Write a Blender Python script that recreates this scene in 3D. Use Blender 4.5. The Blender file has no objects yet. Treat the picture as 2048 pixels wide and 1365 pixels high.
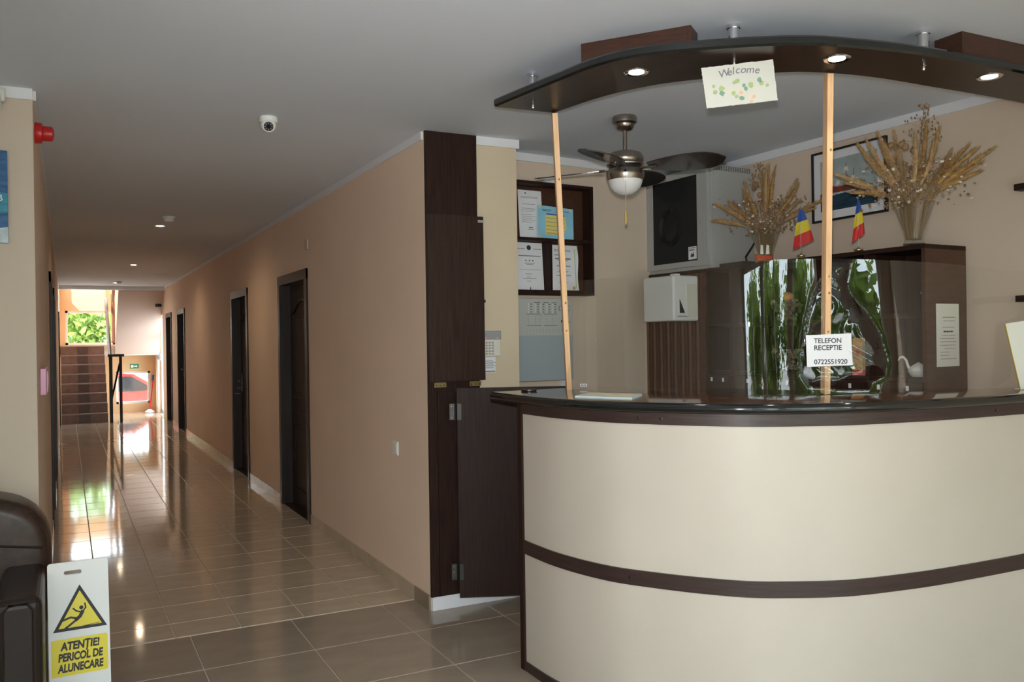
import bpy, bmesh, math, random
from mathutils import Vector, Matrix
random.seed(7)
R = math.radians
scene = bpy.context.scene
col = scene.collection

# ------------------------------------------------------------------ camera
F, CX, CY, H = 1720.0, 1024.0, 682.5, 1.5            # focal length in pixels of the 2048x1365 frame
yaw, pitch, roll = R(27.4), R(-0.1), R(0.86)
fw = Vector((math.sin(yaw)*math.cos(pitch), math.cos(yaw)*math.cos(pitch), math.sin(pitch)))
r0 = Vector((math.cos(yaw), -math.sin(yaw), 0)); u0 = r0.cross(fw)
rt = r0*math.cos(roll) - u0*math.sin(roll)
up = u0*math.cos(roll) + r0*math.sin(roll)
cam_d = bpy.data.cameras.new('camera'); cam = bpy.data.objects.new('camera', cam_d); col.objects.link(cam)
cam_d.sensor_width = 36; cam_d.lens = F/2048*36; cam_d.clip_start = 0.05; cam_d.clip_end = 200
M4 = Matrix((rt, up, -fw)).transposed().to_4x4(); M4.translation = (0, 0, H); cam.matrix_world = M4
scene.camera = cam
def ray(x, y): return fw + rt*((x-CX)/F) - up*((y-CY)/F)
O = Vector((0, 0, H))
def onz(x, y, z): d = ray(x, y); return O + d*((z-H)/d.z)
def onx(x, y, X): d = ray(x, y); return O + d*(X/d.x)
def ony(x, y, Y): d = ray(x, y); return O + d*(Y/d.y)

# ------------------------------------------------------------------ world, sun, flash, exposure
w = bpy.data.worlds.new('daylight'); scene.world = w; w.use_nodes = True
bg = w.node_tree.nodes['Background']; bg.inputs[0].default_value = (0.80, 0.90, 1.0, 1); bg.inputs[1].default_value = 13.0
def lamp(name, kind, energy, loc, rot=(0, 0, 0), color=(1, 1, 1), **kw):
    d = bpy.data.lights.new(name, kind); d.energy = energy; d.color = color
    for k, v in kw.items(): setattr(d, k, v)
    o = bpy.data.objects.new(name, d); col.objects.link(o); o.location = loc; o.rotation_euler = rot
    return o
lamp('sun', 'SUN', 12, (0, 0, 10), (R(35), R(-42), 0), (1, .95, .86), angle=R(0.6))
lamp('camera_flash', 'SPOT', 270, O + Vector((0, 0, .11)) + fw*.03, M4.to_euler(), (1, .985, 1.0),
     spot_size=R(84), spot_blend=1.0, shadow_soft_size=.02)
vs = scene.view_settings
vs.view_transform = 'Standard'; vs.look = 'None'; vs.gamma = 1; vs.use_curve_mapping = False; vs.exposure = 0.0
scene.cycles.use_denoising = True
scene.cycles.max_bounces = 8; scene.cycles.transparent_max_bounces = 16
scene.cycles.sample_clamp_indirect = 6.0

# ------------------------------------------------------------------ materials
def srgb(r, g, b): return tuple(((c/255+.055)/1.055)**2.4 if c > 10 else c/255/12.92 for c in (r, g, b))
MATS = {}
def mat(name, color, rough=.5, metal=0, spec=.5, noise=None, bump=None, coat=0, emit=None, estr=0, trans=0, stretch=None, wood=None):
    m = bpy.data.materials.new(name); m.use_nodes = True; nt = m.node_tree; p = nt.nodes['Principled BSDF']
    p.inputs['Base Color'].default_value = (*color, 1); p.inputs['Roughness'].default_value = rough
    p.inputs['Metallic'].default_value = metal; p.inputs['Specular IOR Level'].default_value = spec
    p.inputs['Coat Weight'].default_value = coat; p.inputs['Coat Roughness'].default_value = .05
    p.inputs['Transmission Weight'].default_value = trans
    if emit: p.inputs['Emission Color'].default_value = (*emit, 1); p.inputs['Emission Strength'].default_value = estr
    if noise or bump or wood:
        tc = nt.nodes.new('ShaderNodeTexCoord'); mp = nt.nodes.new('ShaderNodeMapping')
        nt.links.new(tc.outputs['Object'], mp.inputs[0]); mp.inputs['Scale'].default_value = stretch or (1, 1, 1)
    if noise:                       # (scale, amount): the colour varies round its mean
        n = nt.nodes.new('ShaderNodeTexNoise'); n.inputs['Scale'].default_value = noise[0]; n.inputs['Detail'].default_value = 6
        nt.links.new(mp.outputs[0], n.inputs['Vector'])
        rp = nt.nodes.new('ShaderNodeValToRGB'); a = noise[1]
        rp.color_ramp.elements[0].position = .3; rp.color_ramp.elements[1].position = .7
        rp.color_ramp.elements[0].color = (*[c*(1-a) for c in color], 1); rp.color_ramp.elements[1].color = (*[min(1, c*(1+a)) for c in color], 1)
        nt.links.new(n.outputs[0], rp.inputs[0]); nt.links.new(rp.outputs[0], p.inputs['Base Color'])
    if bump:                        # (scale, strength, distance)
        n2 = nt.nodes.new('ShaderNodeTexNoise'); n2.inputs['Scale'].default_value = bump[0]; n2.inputs['Detail'].default_value = 3
        nt.links.new(mp.outputs[0], n2.inputs['Vector'])
        b = nt.nodes.new('ShaderNodeBump'); b.inputs['Strength'].default_value = bump[1]; b.inputs['Distance'].default_value = bump[2]
        nt.links.new(n2.outputs[0], b.inputs['Height']); nt.links.new(b.outputs[0], p.inputs['Normal'])
    MATS[name] = m; return m
mat('wall_yellow_cream', (.70, .585, .42), .75, noise=(1.2, .03), bump=(180, .12, .002))
mat('wall_cream', (.62, .52, .42), .75, noise=(1.2, .03), bump=(180, .12, .002))
mat('wall_salmon', (.86, .655, .51), .75, noise=(1.2, .04), bump=(180, .12, .002))
mat('wall_peach', (.70, .57, .455), .75, noise=(1.5, .03), bump=(180, .12, .002))
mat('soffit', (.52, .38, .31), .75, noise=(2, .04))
mat('wall_orange', (.70, .44, .24), .75, noise=(1.2, .04))
mat('ceiling', (.72, .765, .84), .7, noise=(.8, .02))
mat('white_trim', (.80, .81, .84), .5)
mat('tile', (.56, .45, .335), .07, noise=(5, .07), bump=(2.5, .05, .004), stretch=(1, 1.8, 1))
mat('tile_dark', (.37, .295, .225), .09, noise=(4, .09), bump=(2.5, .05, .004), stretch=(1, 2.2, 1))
mat('skirting_tile', (.55, .45, .33), .2, noise=(6, .08))
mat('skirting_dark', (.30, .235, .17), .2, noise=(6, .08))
mat('grout', (.66, .58, .48), .8)
mat('wenge', (.026, .0115, .008), .55, spec=.2, noise=(14, .35), stretch=(6, 6, .35), bump=(60, .06, .001))
mat('wenge_flap', (.036, .0165, .0115), .5, spec=.25, noise=(14, .35), stretch=(6, 6, .35))
mat('wenge_h', (.038, .021, .018), .42, noise=(14, .30), stretch=(.5, .5, 9), bump=(60, .06, .001))
mat('wenge_red', (.062, .024, .013), .40, noise=(14, .30), stretch=(1, 1, 8))
mat('walnut_gloss', (.11, .045, .018), .12, noise=(10, .3), stretch=(1, 6, 1), coat=.5)
mat('black_gloss', (.006, .008, .008), .12, coat=.6)
mat('canopy_under', (.034, .018, .012), .34, spec=.35, noise=(10, .3), stretch=(1, 6, 1))
mat('laminate_cream', (.565, .51, .435), .45, noise=(2.5, .03), bump=(120, .05, .001))
mat('door_wood', (.016, .009, .007), .42, spec=.3, noise=(10, .35), stretch=(5, 5, .4))
mat('door_frame', (.024, .014, .011), .40, spec=.35, noise=(10, .3), stretch=(5, 5, .4))
mat('chrome', (.78, .78, .80), .12, 1)
mat('nickel', (.36, .31, .27), .30, 1)
mat('brass', (.42, .32, .15), .35, 1)
mat('steel_dark', (.05, .047, .045), .45, 1)
mat('fan_blade', (.035, .030, .028), .16, coat=.4)
mat('pine', (.80, .50, .27), .45, noise=(9, .14), stretch=(8, 8, .5))
mat('knot', (.30, .13, .05), .5)
mat('opal', (.85, .85, .84), .2)
mat('white_plastic', (.80, .80, .78), .35)
mat('offwhite_plastic', (.74, .71, .62), .4)
mat('grey_plastic', (.33, .34, .34), .4)
mat('black_plastic', (.012, .012, .013), .3)
mat('rack_grey', (.42, .425, .41), .5, noise=(120, .05))
mat('smoke_glass', (.006, .010, .013), .12, spec=.25)
mat('cable', (.004, .004, .005), .5)
mat('panel_grey', (.50, .52, .48), .45)
mat('panel_blue', (.38, .43, .46), .4)
mat('lcd', (.58, .62, .68), .25)
mat('paper', (.82, .83, .86), .7)
mat('paper_aged', (.74, .74, .67), .7)
mat('paper_blue', (.28, .60, .78), .7, noise=(9, .10))
mat('paper_yellow', (.80, .70, .22), .7)
mat('gold_print', (.62, .45, .12), .5)
mat('ink', (.045, .045, .055), .7)
mat('ink_grey', (.25, .25, .28), .7)
mat('red', (.58, .02, .02), .35)
mat('flag_blue', (.02, .07, .33), .7); mat('flag_yellow', (.62, .50, .03), .7); mat('flag_red', (.55, .03, .03), .7)
mat('sign_yellow', (.80, .66, .01), .35)
mat('leather', (.045, .025, .018), .36, spec=.35, noise=(30, .3), bump=(70, .25, .002))
mat('leather_dark', (.028, .018, .015), .38, spec=.3, bump=(70, .25, .002))
mat('plume', (.40, .245, .10), .95, spec=.1, noise=(60, .35))
mat('plume_pale', (.44, .29, .14), .9, noise=(60, .25))
mat('dry_stem', (.30, .19, .09), .9)
mat('dry_flower', (.30, .19, .10), .9, noise=(40, .5))
mat('petal_white', (.78, .70, .60), .8)
mat('shell', (.24, .17, .125), .5, noise=(30, .5))
mat('orange_carton', (.50, .27, .05), .5, noise=(12, .3))
mat('leaflet_pale', (.62, .74, .76), .6)
mat('leaflet_cream', (.80, .74, .52), .6, noise=(20, .2))
mat('orange_ball', (.70, .32, .12), .6)
def leafy(name, color):
    m = mat(name, color, .6, noise=(3, .4)); nt = m.node_tree; p = nt.nodes['Principled BSDF']; t = nt.nodes.new('ShaderNodeBsdfTranslucent'); mx = nt.nodes.new('ShaderNodeMixShader')
    t.inputs[0].default_value = (color[0]*1.5, color[1]*1.4, color[2], 1); mx.inputs[0].default_value = .45
    nt.links.new(p.outputs[0], mx.inputs[1]); nt.links.new(t.outputs[0], mx.inputs[2]); nt.links.new(mx.outputs[0], nt.nodes['Material Output'].inputs[0])
leafy('green_leaf', (.12, .20, .035)); leafy('green_leaf2', (.21, .29, .06))
mat('bark', (.16, .11, .08), .9, noise=(10, .3))
mat('grass', (.12, .22, .05), .9, noise=(4, .3))
mat('pavement', (.45, .44, .42), .9, noise=(6, .1))
mat('car_red', (.62, .02, .02), .15, coat=.8)
mat('rubber', (.015, .015, .015), .7)
mat('stair_red', (.20, .085, .055), .30, noise=(9, .2))
mat('stair_dark', (.10, .045, .032), .35, noise=(9, .2))
mat('stair_edge', (.30, .22, .18), .4)
mat('rail_wood', (.16, .065, .035), .3)
mat('lamp_on', (1, 1, 1), .5, emit=(1, .93, .82), estr=28)
mat('led_red', (.8, .05, .03), .4, emit=(1, .1, .05), estr=1.2)
mat('exit_green', (.02, .28, .12), .5)
mat('pink_plastic', (.72, .34, .52), .3)
mat('sea_dark', (.015, .05, .085), .6, noise=(14, .5), stretch=(1, 1, 4))
mat('sky_print', (.42, .50, .50), .6, noise=(5, .2))
mat('ship_red', (.22, .045, .03), .6, noise=(18, .4))
mat('ocean_blue', (.02, .10, .26), .5, noise=(7, .6), stretch=(1, 1, 5))
mat('ocean_foam', (.55, .66, .72), .5, noise=(12, .4))
mat('ocean_teal', (.03, .25, .38), .5, noise=(9, .5), stretch=(1, 1, 6))
mat('print_green', (.46, .58, .27), .6); mat('print_dkgreen', (.24, .40, .28), .6); mat('print_rose', (.80, .58, .44), .6); mat('print_cream', (.80, .74, .60), .6)
mat('maroon', (.16, .02, .06), .5)
mat('boat_orange', (.48, .12, .03), .5, noise=(25, .5), stretch=(1, 1, 5))
mat('smoked', (.02, .02, .022), .1)
def glassy(name, ior=1.49, tint=(1, 1, 1), bump=None, refl=1.0):
    m = bpy.data.materials.new(name); m.use_nodes = True; nt = m.node_tree; nt.nodes.clear()
    out = nt.nodes.new('ShaderNodeOutputMaterial'); mix = nt.nodes.new('ShaderNodeMixShader'); lw = nt.nodes.new('ShaderNodeLayerWeight'); pw_ = nt.nodes.new('ShaderNodeMath'); fr = nt.nodes.new('ShaderNodeMath')
    t = nt.nodes.new('ShaderNodeBsdfTransparent'); g = nt.nodes.new('ShaderNodeBsdfGlossy')
    r_ = ((ior-1)/(ior+1))**2*refl; lw.inputs['Blend'].default_value = .5
    pw_.operation = 'POWER'; pw_.inputs[1].default_value = 4.5; fr.operation = 'MULTIPLY_ADD'; fr.inputs[1].default_value = .9; fr.inputs[2].default_value = r_
    nt.links.new(lw.outputs['Facing'], pw_.inputs[0]); nt.links.new(pw_.outputs[0], fr.inputs[0])
    t.inputs[0].default_value = (*tint, 1); g.inputs['Roughness'].default_value = 0.003
    nt.links.new(fr.outputs[0], mix.inputs[0]); nt.links.new(t.outputs[0], mix.inputs[1]); nt.links.new(g.outputs[0], mix.inputs[2]); nt.links.new(mix.outputs[0], out.inputs[0])
    if bump:
        tc = nt.nodes.new('ShaderNodeTexCoord'); n = nt.nodes.new('ShaderNodeTexNoise'); n.inputs['Scale'].default_value = bump[0]
        b = nt.nodes.new('ShaderNodeBump'); b.inputs['Strength'].default_value = bump[1]; b.inputs['Distance'].default_value = bump[2]
        nt.links.new(tc.outputs['Object'], n.inputs['Vector']); nt.links.new(n.outputs[0], b.inputs['Height'])
        nt.links.new(b.outputs[0], g.inputs['Normal'])
    MATS[name] = m
glassy('plexi', 1.49, (.98, .985, .98), refl=2.0); glassy('window_glass', 1.45, (.96, .98, .97)); glassy('vase_glass', 1.5, (.93, .94, .93))

# ------------------------------------------------------------------ mesh helpers
class MB:
    def __init__(s): s.v = []; s.f = []; s.mi = []
    def add(s, vs_, fs, mi=0):
        b = len(s.v); s.v += [tuple(v) for v in vs_]; s.f += [tuple(i+b for i in f) for f in fs]; s.mi += [mi]*len(fs); return s
    def box(s, x0, x1, y0, y1, z0, z1, mi=0, M=None, bev=0):
        if bev:
            bm = bmesh.new(); bmesh.ops.create_cube(bm, size=1)
            for v in bm.verts: v.co = Vector(((x0+x1)/2+v.co.x*(x1-x0), (y0+y1)/2+v.co.y*(y1-y0), (z0+z1)/2+v.co.z*(z1-z0)))
            bmesh.ops.bevel(bm, geom=list(bm.edges), offset=bev, segments=2 if bev < .02 else 4, affect='EDGES', profile=.5)
            bm.verts.index_update(); vv = [M @ v.co if M else v.co.copy() for v in bm.verts]; ff = [[v.index for v in f.verts] for f in bm.faces]
            bm.free(); return s.add(vv, ff, mi)
        vv = [Vector((x, y, z)) for z in (z0, z1) for y in (y0, y1) for x in (x0, x1)]
        if M: vv = [M @ v for v in vv]
        return s.add(vv, [(0, 2, 3, 1), (4, 5, 7, 6), (0, 1, 5, 4), (2, 6, 7, 3), (0, 4, 6, 2), (1, 3, 7, 5)], mi)
    def quad(s, a, b, c, d, mi=0): return s.add([a, b, c, d], [(0, 1, 2, 3)], mi)
    def tube(s, pts, rad, n=8, mi=0, cap=True):
        pts = [Vector(p) for p in pts]; rr = rad if isinstance(rad, (list, tuple)) else [rad]*len(pts); rings = []
        ref = None
        for i, p in enumerate(pts):
            t = (pts[min(i+1, len(pts)-1)] - pts[max(i-1, 0)]).normalized()
            if ref is None: ref = Vector((0, 0, 1)) if abs(t.z) < .9 else Vector((1, 0, 0))
            a = t.cross(ref).normalized(); b = t.cross(a).normalized(); ref = -b if False else ref
            rings.append([p + (a*math.cos(2*math.pi*k/n) + b*math.sin(2*math.pi*k/n))*rr[i] for k in range(n)])
        vv = [v for r_ in rings for v in r_]; ff = []
        for i in range(len(pts)-1):
            for k in range(n): ff.append((i*n+k, i*n+(k+1) % n, (i+1)*n+(k+1) % n, (i+1)*n+k))
        if cap: ff += [tuple(range(n-1, -1, -1)), tuple(range((len(pts)-1)*n, len(pts)*n))]
        return s.add(vv, ff, mi)
    def lathe(s, prof, n=24, c=(0, 0, 0), mi=0, cap=True, M=None):
        vv = []; ff = []
        for (r_, z) in prof:
            for k in range(n):
                a = 2*math.pi*k/n; p = Vector((c[0]+r_*math.cos(a), c[1]+r_*math.sin(a), c[2]+z)); vv.append(M @ p if M else p)
        for i in range(len(prof)-1):
            for k in range(n): ff.append((i*n+k, i*n+(k+1) % n, (i+1)*n+(k+1) % n, (i+1)*n+k))
        if cap: ff += [tuple(range(n-1, -1, -1)), tuple(range((len(prof)-1)*n, len(prof)*n))]
        return s.add(vv, ff, mi)
    def prism(s, poly, h0, h1, axis='z', mi=0):            # polygon in the plane normal to axis
        f = {'z': lambda a, b, h: (a, b, h), 'y': lambda a, b, h: (a, h, b), 'x': lambda a, b, h: (h, a, b)}[axis]
        n = len(poly); vv = [f(a, b, h0) for a, b in poly] + [f(a, b, h1) for a, b in poly]
        return s.add(vv, [tuple(range(n)), tuple(range(2*n-1, n-1, -1))] + [(i, (i+1) % n, (i+1) % n+n, i+n) for i in range(n)], mi)
    def ball(s, c, r_, mi=0, n=8, sc=(1, 1, 1)):
        vv = []; ff = []; m = max(4, n//2+1)
        for i in range(m+1):
            th = math.pi*i/m
            for k in range(n):
                a = 2*math.pi*k/n; vv.append((c[0]+r_*sc[0]*math.sin(th)*math.cos(a), c[1]+r_*sc[1]*math.sin(th)*math.sin(a), c[2]-r_*sc[2]*math.cos(th)))
        for i in range(m):
            for k in range(n): ff.append((i*n+k, i*n+(k+1) % n, (i+1)*n+(k+1) % n, (i+1)*n+k))
        return s.add(vv, ff, mi)
    def mesh(s, name, mats, smooth=False):
        me = bpy.data.meshes.new(name); me.from_pydata(s.v, [], s.f)
        for m in ([mats] if isinstance(mats, str) else mats): me.materials.append(MATS[m])
        me.polygons.foreach_set('material_index', s.mi)
        bm = bmesh.new(); bm.from_mesh(me); bmesh.ops.remove_doubles(bm, verts=bm.verts, dist=1e-5); bmesh.ops.recalc_face_normals(bm, faces=bm.faces); bm.to_mesh(me); bm.free()
        if smooth:
            me.shade_smooth()
            try: me.set_sharp_from_angle(angle=R(38))
            except Exception: pass
        return me
    def build(s, name, mats, parent=None, smooth=False, loc=None, rot=None):
        o = bpy.data.objects.new(name, s.mesh(name, mats, smooth)); col.objects.link(o)
        if parent: o.parent = parent
        if loc is not None: o.location = loc
        if rot is not None: o.rotation_euler = rot
        return o
def tag(o, label=None, cat=None, group=None, kind=None):
    for k, v in (('label', label), ('category', cat), ('group', group), ('kind', kind)):
        if v: o[k] = v
    return o
def thing(name, label, cat, loc=(0, 0, 0), rz=0, group=None, rot=None, kind=None):
    o = bpy.data.objects.new(name, None); col.objects.link(o); o.empty_display_size = .05
    o.location = loc; o.rotation_euler = rot or (0, 0, rz)
    return tag(o, label, cat, group, kind)
def box(name, m, parent, x0, x1, y0, y1, z0, z1, bev=0, smooth=False):
    return MB().box(x0, x1, y0, y1, z0, z1, bev=bev).build(name, m, parent, smooth=smooth or bev > 0)
def link_copy(me, name, parent, loc=(0, 0, 0), rot=(0, 0, 0), scale=None):
    o = bpy.data.objects.new(name, me); col.objects.link(o); o.parent = parent; o.location = loc; o.rotation_euler = rot
    if scale: o.scale = scale
    return o
def text(name, s, size, m, parent, x, y, z, align='CENTER', bold=0, shear=0, depth=.0004, scx=1, rot_y=0, spacing=1):
    c = bpy.data.curves.new('t', 'FONT'); c.body = s; c.size = size; c.align_x = align; c.offset = bold; c.shear = shear; c.extrude = depth; c.resolution_u = 3
    c.space_character = spacing
    t = bpy.data.objects.new('t', c); col.objects.link(t); bpy.context.view_layer.update()
    me = bpy.data.meshes.new_from_object(t.evaluated_get(bpy.context.evaluated_depsgraph_get()))
    bpy.data.objects.remove(t); me.transform(Matrix.Diagonal((scx, 1, 1, 1))); me.transform(Matrix.Rotation(R(90), 4, 'X'))
    me.transform(Matrix.Rotation(rot_y, 4, 'Y')); me.materials.clear(); me.materials.append(MATS[m])
    o = bpy.data.objects.new(name, me); col.objects.link(o); o.parent = parent; o.location = (x, y, z); return o
def spline(pts, n):
    P = [Vector(p) for p in pts]; P = [P[0]*2-P[1]] + P + [P[-1]*2-P[-2]]; raw = []
    for i in range(1, len(P)-2):
        for k in range(24):
            t = k/24; a, b, c, d = P[i-1], P[i], P[i+1], P[i+2]
            raw.append(.5*((2*b) + (c-a)*t + (2*a-5*b+4*c-d)*t*t + (3*b-a-3*c+d)*t**3))
    raw.append(P[-2]); L = [0]
    for i in range(1, len(raw)): L.append(L[-1] + (raw[i]-raw[i-1]).length)
    out = []; j = 0
    for k in range(n):
        s = L[-1]*k/(n-1)
        while j < len(L)-2 and L[j+1] < s: j += 1
        t = (s-L[j])/max(1e-9, L[j+1]-L[j]); out.append(raw[j].lerp(raw[j+1], t))
    return out
def offset(curve, d):                                     # to the left of travel
    out = []
    for i, p in enumerate(curve):
        t = (curve[min(i+1, len(curve)-1)] - curve[max(i-1, 0)]).normalized(); out.append(p + Vector((-t.y, t.x))*d)
    return out
def strip(mb, A, B, z0, z1, mi=0):                        # closed solid between two curves
    n = len(A); vv = []
    for i in range(n): vv += [(A[i].x, A[i].y, z0), (A[i].x, A[i].y, z1), (B[i].x, B[i].y, z1), (B[i].x, B[i].y, z0)]
    ff = [(0, 1, 2, 3), tuple(4*(n-1)+k for k in (3, 2, 1, 0))]
    for i in range(n-1):
        for k in range(4): ff.append((4*i+k, 4*i+(k+1) % 4, 4*i+4+(k+1) % 4, 4*i+4+k))
    return mb.add(vv, ff, mi)

# ------------------------------------------------------------------ the setting
CEIL = 2.665; XL, XR = -.12, 1.778; YC = 4.45; YE = 20.9; YS = 18.55
XW, YW = -3.2, -2.6                                       # the lobby goes on behind the camera
struct = lambda o: tag(o, kind='structure')
# floor: a grout bed with tiles laid on it
fl = MB(); fl.box(XW, 4.3, YW, 5.2, -.12, -.004); fl.box(XL-.1, 2.4, 5.2, YE, -.12, -.004)
floor = struct(fl.build('floor', 'grout'))
def tile_mesh(w, d, m):
    g = .002; b = .0025; mb = MB(); x, y = w/2-g, d/2-g
    vv = [(-x, -y, -.004), (x, -y, -.004), (x, y, -.004), (-x, y, -.004), (-x+b, -y+b, 0), (x-b, -y+b, 0), (x-b, y-b, 0), (-x+b, y-b, 0)]
    mb.add(vv, [(4, 5, 6, 7), (0, 1, 5, 4), (1, 2, 6, 5), (2, 3, 7, 6), (3, 0, 4, 7)]); return mb
TW, TD = .330, .348; xs = [XL, .145-.33+.33-.33+.33]
xl = [XL, .145, .475, .805, 1.135, 1.465, XR]
def wob(): return (random.uniform(-.0009, .0009), random.uniform(-.0009, .0009), 0)
y = 4.70; row = 0; rest = MB(); cache = {}
while y < YE - .01:
    d = .245 if row == 0 else TD
    if y+d > YE: d = YE-y
    for a, b in zip(xl[:-1], xl[1:]):
        if y < 11.3:
            key = (round(b-a, 3), round(d, 3))
            if key not in cache: cache[key] = tile_mesh(b-a, d, 'tile').mesh('floor_tile', 'tile')
            link_copy(cache[key], 'floor_tile', floor, ((a+b)/2, y+d/2, 0), wob())
        else:
            t = tile_mesh(b-a, d, 'tile'); rest.add([(v[0]+(a+b)/2, v[1]+y+d/2, v[2]) for v in t.v], t.f)
    y += d; row += 1
tag(rest.build('far_floor_tiles', 'tile', floor), kind='stuff')
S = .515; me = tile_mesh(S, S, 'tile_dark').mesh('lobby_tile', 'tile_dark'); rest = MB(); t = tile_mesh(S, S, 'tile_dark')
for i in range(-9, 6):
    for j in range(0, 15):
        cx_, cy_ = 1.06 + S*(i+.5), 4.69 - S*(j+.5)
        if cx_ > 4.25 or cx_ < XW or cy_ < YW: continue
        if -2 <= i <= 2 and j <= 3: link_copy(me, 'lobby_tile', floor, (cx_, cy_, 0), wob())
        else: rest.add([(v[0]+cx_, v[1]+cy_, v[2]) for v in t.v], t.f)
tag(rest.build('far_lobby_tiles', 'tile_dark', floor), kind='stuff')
struct(MB().box(XW-.2, 4.3, YW-.2, 5.2, CEIL, CEIL+.15).box(XL-.2, 2.4, 5.2, YS, CEIL, CEIL+.15).build('ceiling', 'ceiling'))
# corridor walls with door openings
def wall_open(name, m, x0, x1, y0, y1, ops, z1=CEIL):
    mb = MB(); c = y0
    for a, b, h in ops: mb.box(x0, x1, c, a, 0, z1); mb.box(x0, x1, a, b, h, z1); c = b
    mb.box(x0, x1, c, y1, 0, z1); return struct(mb.build(name, m))
RD = [(7.12, 8.12), (9.76, 10.72), (15.42, 16.40), (17.44, 18.34)]
LD = [(8.02, 8.98), (10.30, 11.24), (17.25, 18.22)]
DH = 2.06
# the corridor wall ends in a wide pier beside the reception
wall_open('wall_right', 'wall_salmon', XR, XR+.22, YC+.012, YE, [(a, b, DH) for a, b in RD] + [(19.15, 20.35, 2.12)], CEIL)
struct(box('wall_pier', 'wall_yellow_cream', None, XR+.0005, 2.352, YC, YC+.2, 0, CEIL))
wall_open('wall_left', 'wall_salmon', XL-.22, XL, YC+.012, YE, [(a, b, DH) for a, b in LD], CEIL)
struct(box('wall_lobby_left', 'wall_cream', None, XW, XL-.0005, YC, YC+.2, 0, CEIL))
SB = []
mb = MB(); c = YW
for a, b in SB: mb.box(XW-.2, XW, c, a, 0, CEIL); mb.box(XW-.2, XW, a, b, 0, .4); mb.box(XW-.2, XW, a, b, 2.42, CEIL); c = b
mb.box(XW-.2, XW, c, YC+.2, 0, CEIL); struct(mb.build('wall_side', 'wall_cream'))
BWY = lambda X: 4.722 + (X-2.352)*.075                     # the reception's rear wall stands a little askew
RWX = lambda Y: 4.012 - (Y-2.0)*.021
def slab(name, m, pts, z0, z1): return struct(MB().prism(pts, z0, z1).build(name, m))
slab('wall_back', 'wall_peach', [(2.353, BWY(2.353)), (4.2, BWY(4.2)), (4.2, BWY(4.2)+.2), (2.0, BWY(2.353)+.2), (2.0, YC+.201), (2.353, YC+.201)], 0, CEIL)
slab('wall_reception_right', 'wall_peach', [(RWX(YW), YW), (RWX(5.2), 5.2), (4.35, 5.2), (4.35, YW)], 0, CEIL)
# rear wall of the lobby with three glazed bays
bays = [(-3.1, -1.0), (-.8, 1.0), (1.2, 3.85)]
mb = MB(); c = XW-.2
for a, b in bays: mb.box(c, a, YW-.2, YW, 0, CEIL); mb.box(a, b, YW-.2, YW, 0, .12); mb.box(a, b, YW-.2, YW, 2.42, CEIL); c = b
mb.box(c, 4.35, YW-.2, YW, 0, CEIL); struct(mb.build('wall_rear', 'wall_cream'))
def window(n, x0, x1, y, z0, z1, fw_=.05, mull=(), rz=0, loc=(0, 0, 0)):
    o = thing('window_%d' % n, None, None, loc, rz); struct(o)
    m = MB(); m.box(x0, x1, y-.03, y+.03, z0, z0+fw_).box(x0, x1, y-.03, y+.03, z1-fw_, z1).box(x0, x0+fw_, y-.03, y+.03, z0, z1).box(x1-fw_, x1, y-.03, y+.03, z0, z1)
    for q in mull: m.box(q-fw_/2, q+fw_/2, y-.03, y+.03, z0, z1)
    m.build('window_frame', 'white_plastic', o)
    es = [x0+fw_] + [e for q in mull for e in (q-fw_/2, q+fw_/2)] + [x1-fw_]
    for a, b in zip(es[::2], es[1::2]): MB().box(a, b, y-.004, y+.004, z0+fw_, z1-fw_).build('pane', 'window_glass', o)
    return o
for k, (a, b) in enumerate(bays): window(3+k, a, b, YW-.1, .12, 2.42, .06, ((a+b)/2,))
for a, b in bays:                                           # sky portals: they guide the daylight, they emit none
    p = lamp('window_portal', 'AREA', 1, ((a+b)/2, YW-.19, 1.27), (R(90), 0, 0), shape='RECTANGLE', size=b-a, size_y=2.3)
    p.data.cycles.is_portal = True

for k, (a, b) in enumerate(SB):
    window(7+k, -(b-a)/2, (b-a)/2, 0, .4, 2.42, .06, (0,), R(90), (XW-.1, (a+b)/2, 0))
    p = lamp('window_portal', 'AREA', 1, (XW-.19, (a+b)/2, 1.41), (0, R(-90), 0), shape='RECTANGLE', size=2.02, size_y=b-a); p.data.cycles.is_portal = True

# white ceiling trim
def cornice(n, a, b, side, h=.05, t=.014):
    a = Vector(a); b = Vector(b); d = (b-a).normalized(); nrm = Vector((-d.y, d.x))*side*t
    struct(MB().prism([tuple(a), tuple(b), tuple(b+nrm), tuple(a+nrm)], CEIL-h, CEIL-.0005).build('trim_%d' % n, 'white_trim'))
cornice(1, (XR, YC+.02), (XR, YS), 1, .045)
cornice(2, (2.09, YC), (2.352, YC), -1); cornice(3, (2.352, YC-.014), (2.352, 4.70), -1)
cornice(4, (2.353, BWY(2.353)), (3.95, BWY(3.95)), -1); cornice(5, (RWX(YW), YW), (RWX(4.83), 4.83), 1)
cornice(6, (XW, YC), (XL, YC), -1); cornice(7, (XL, YC+.02), (XL, YS), -1, .045)
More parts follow.
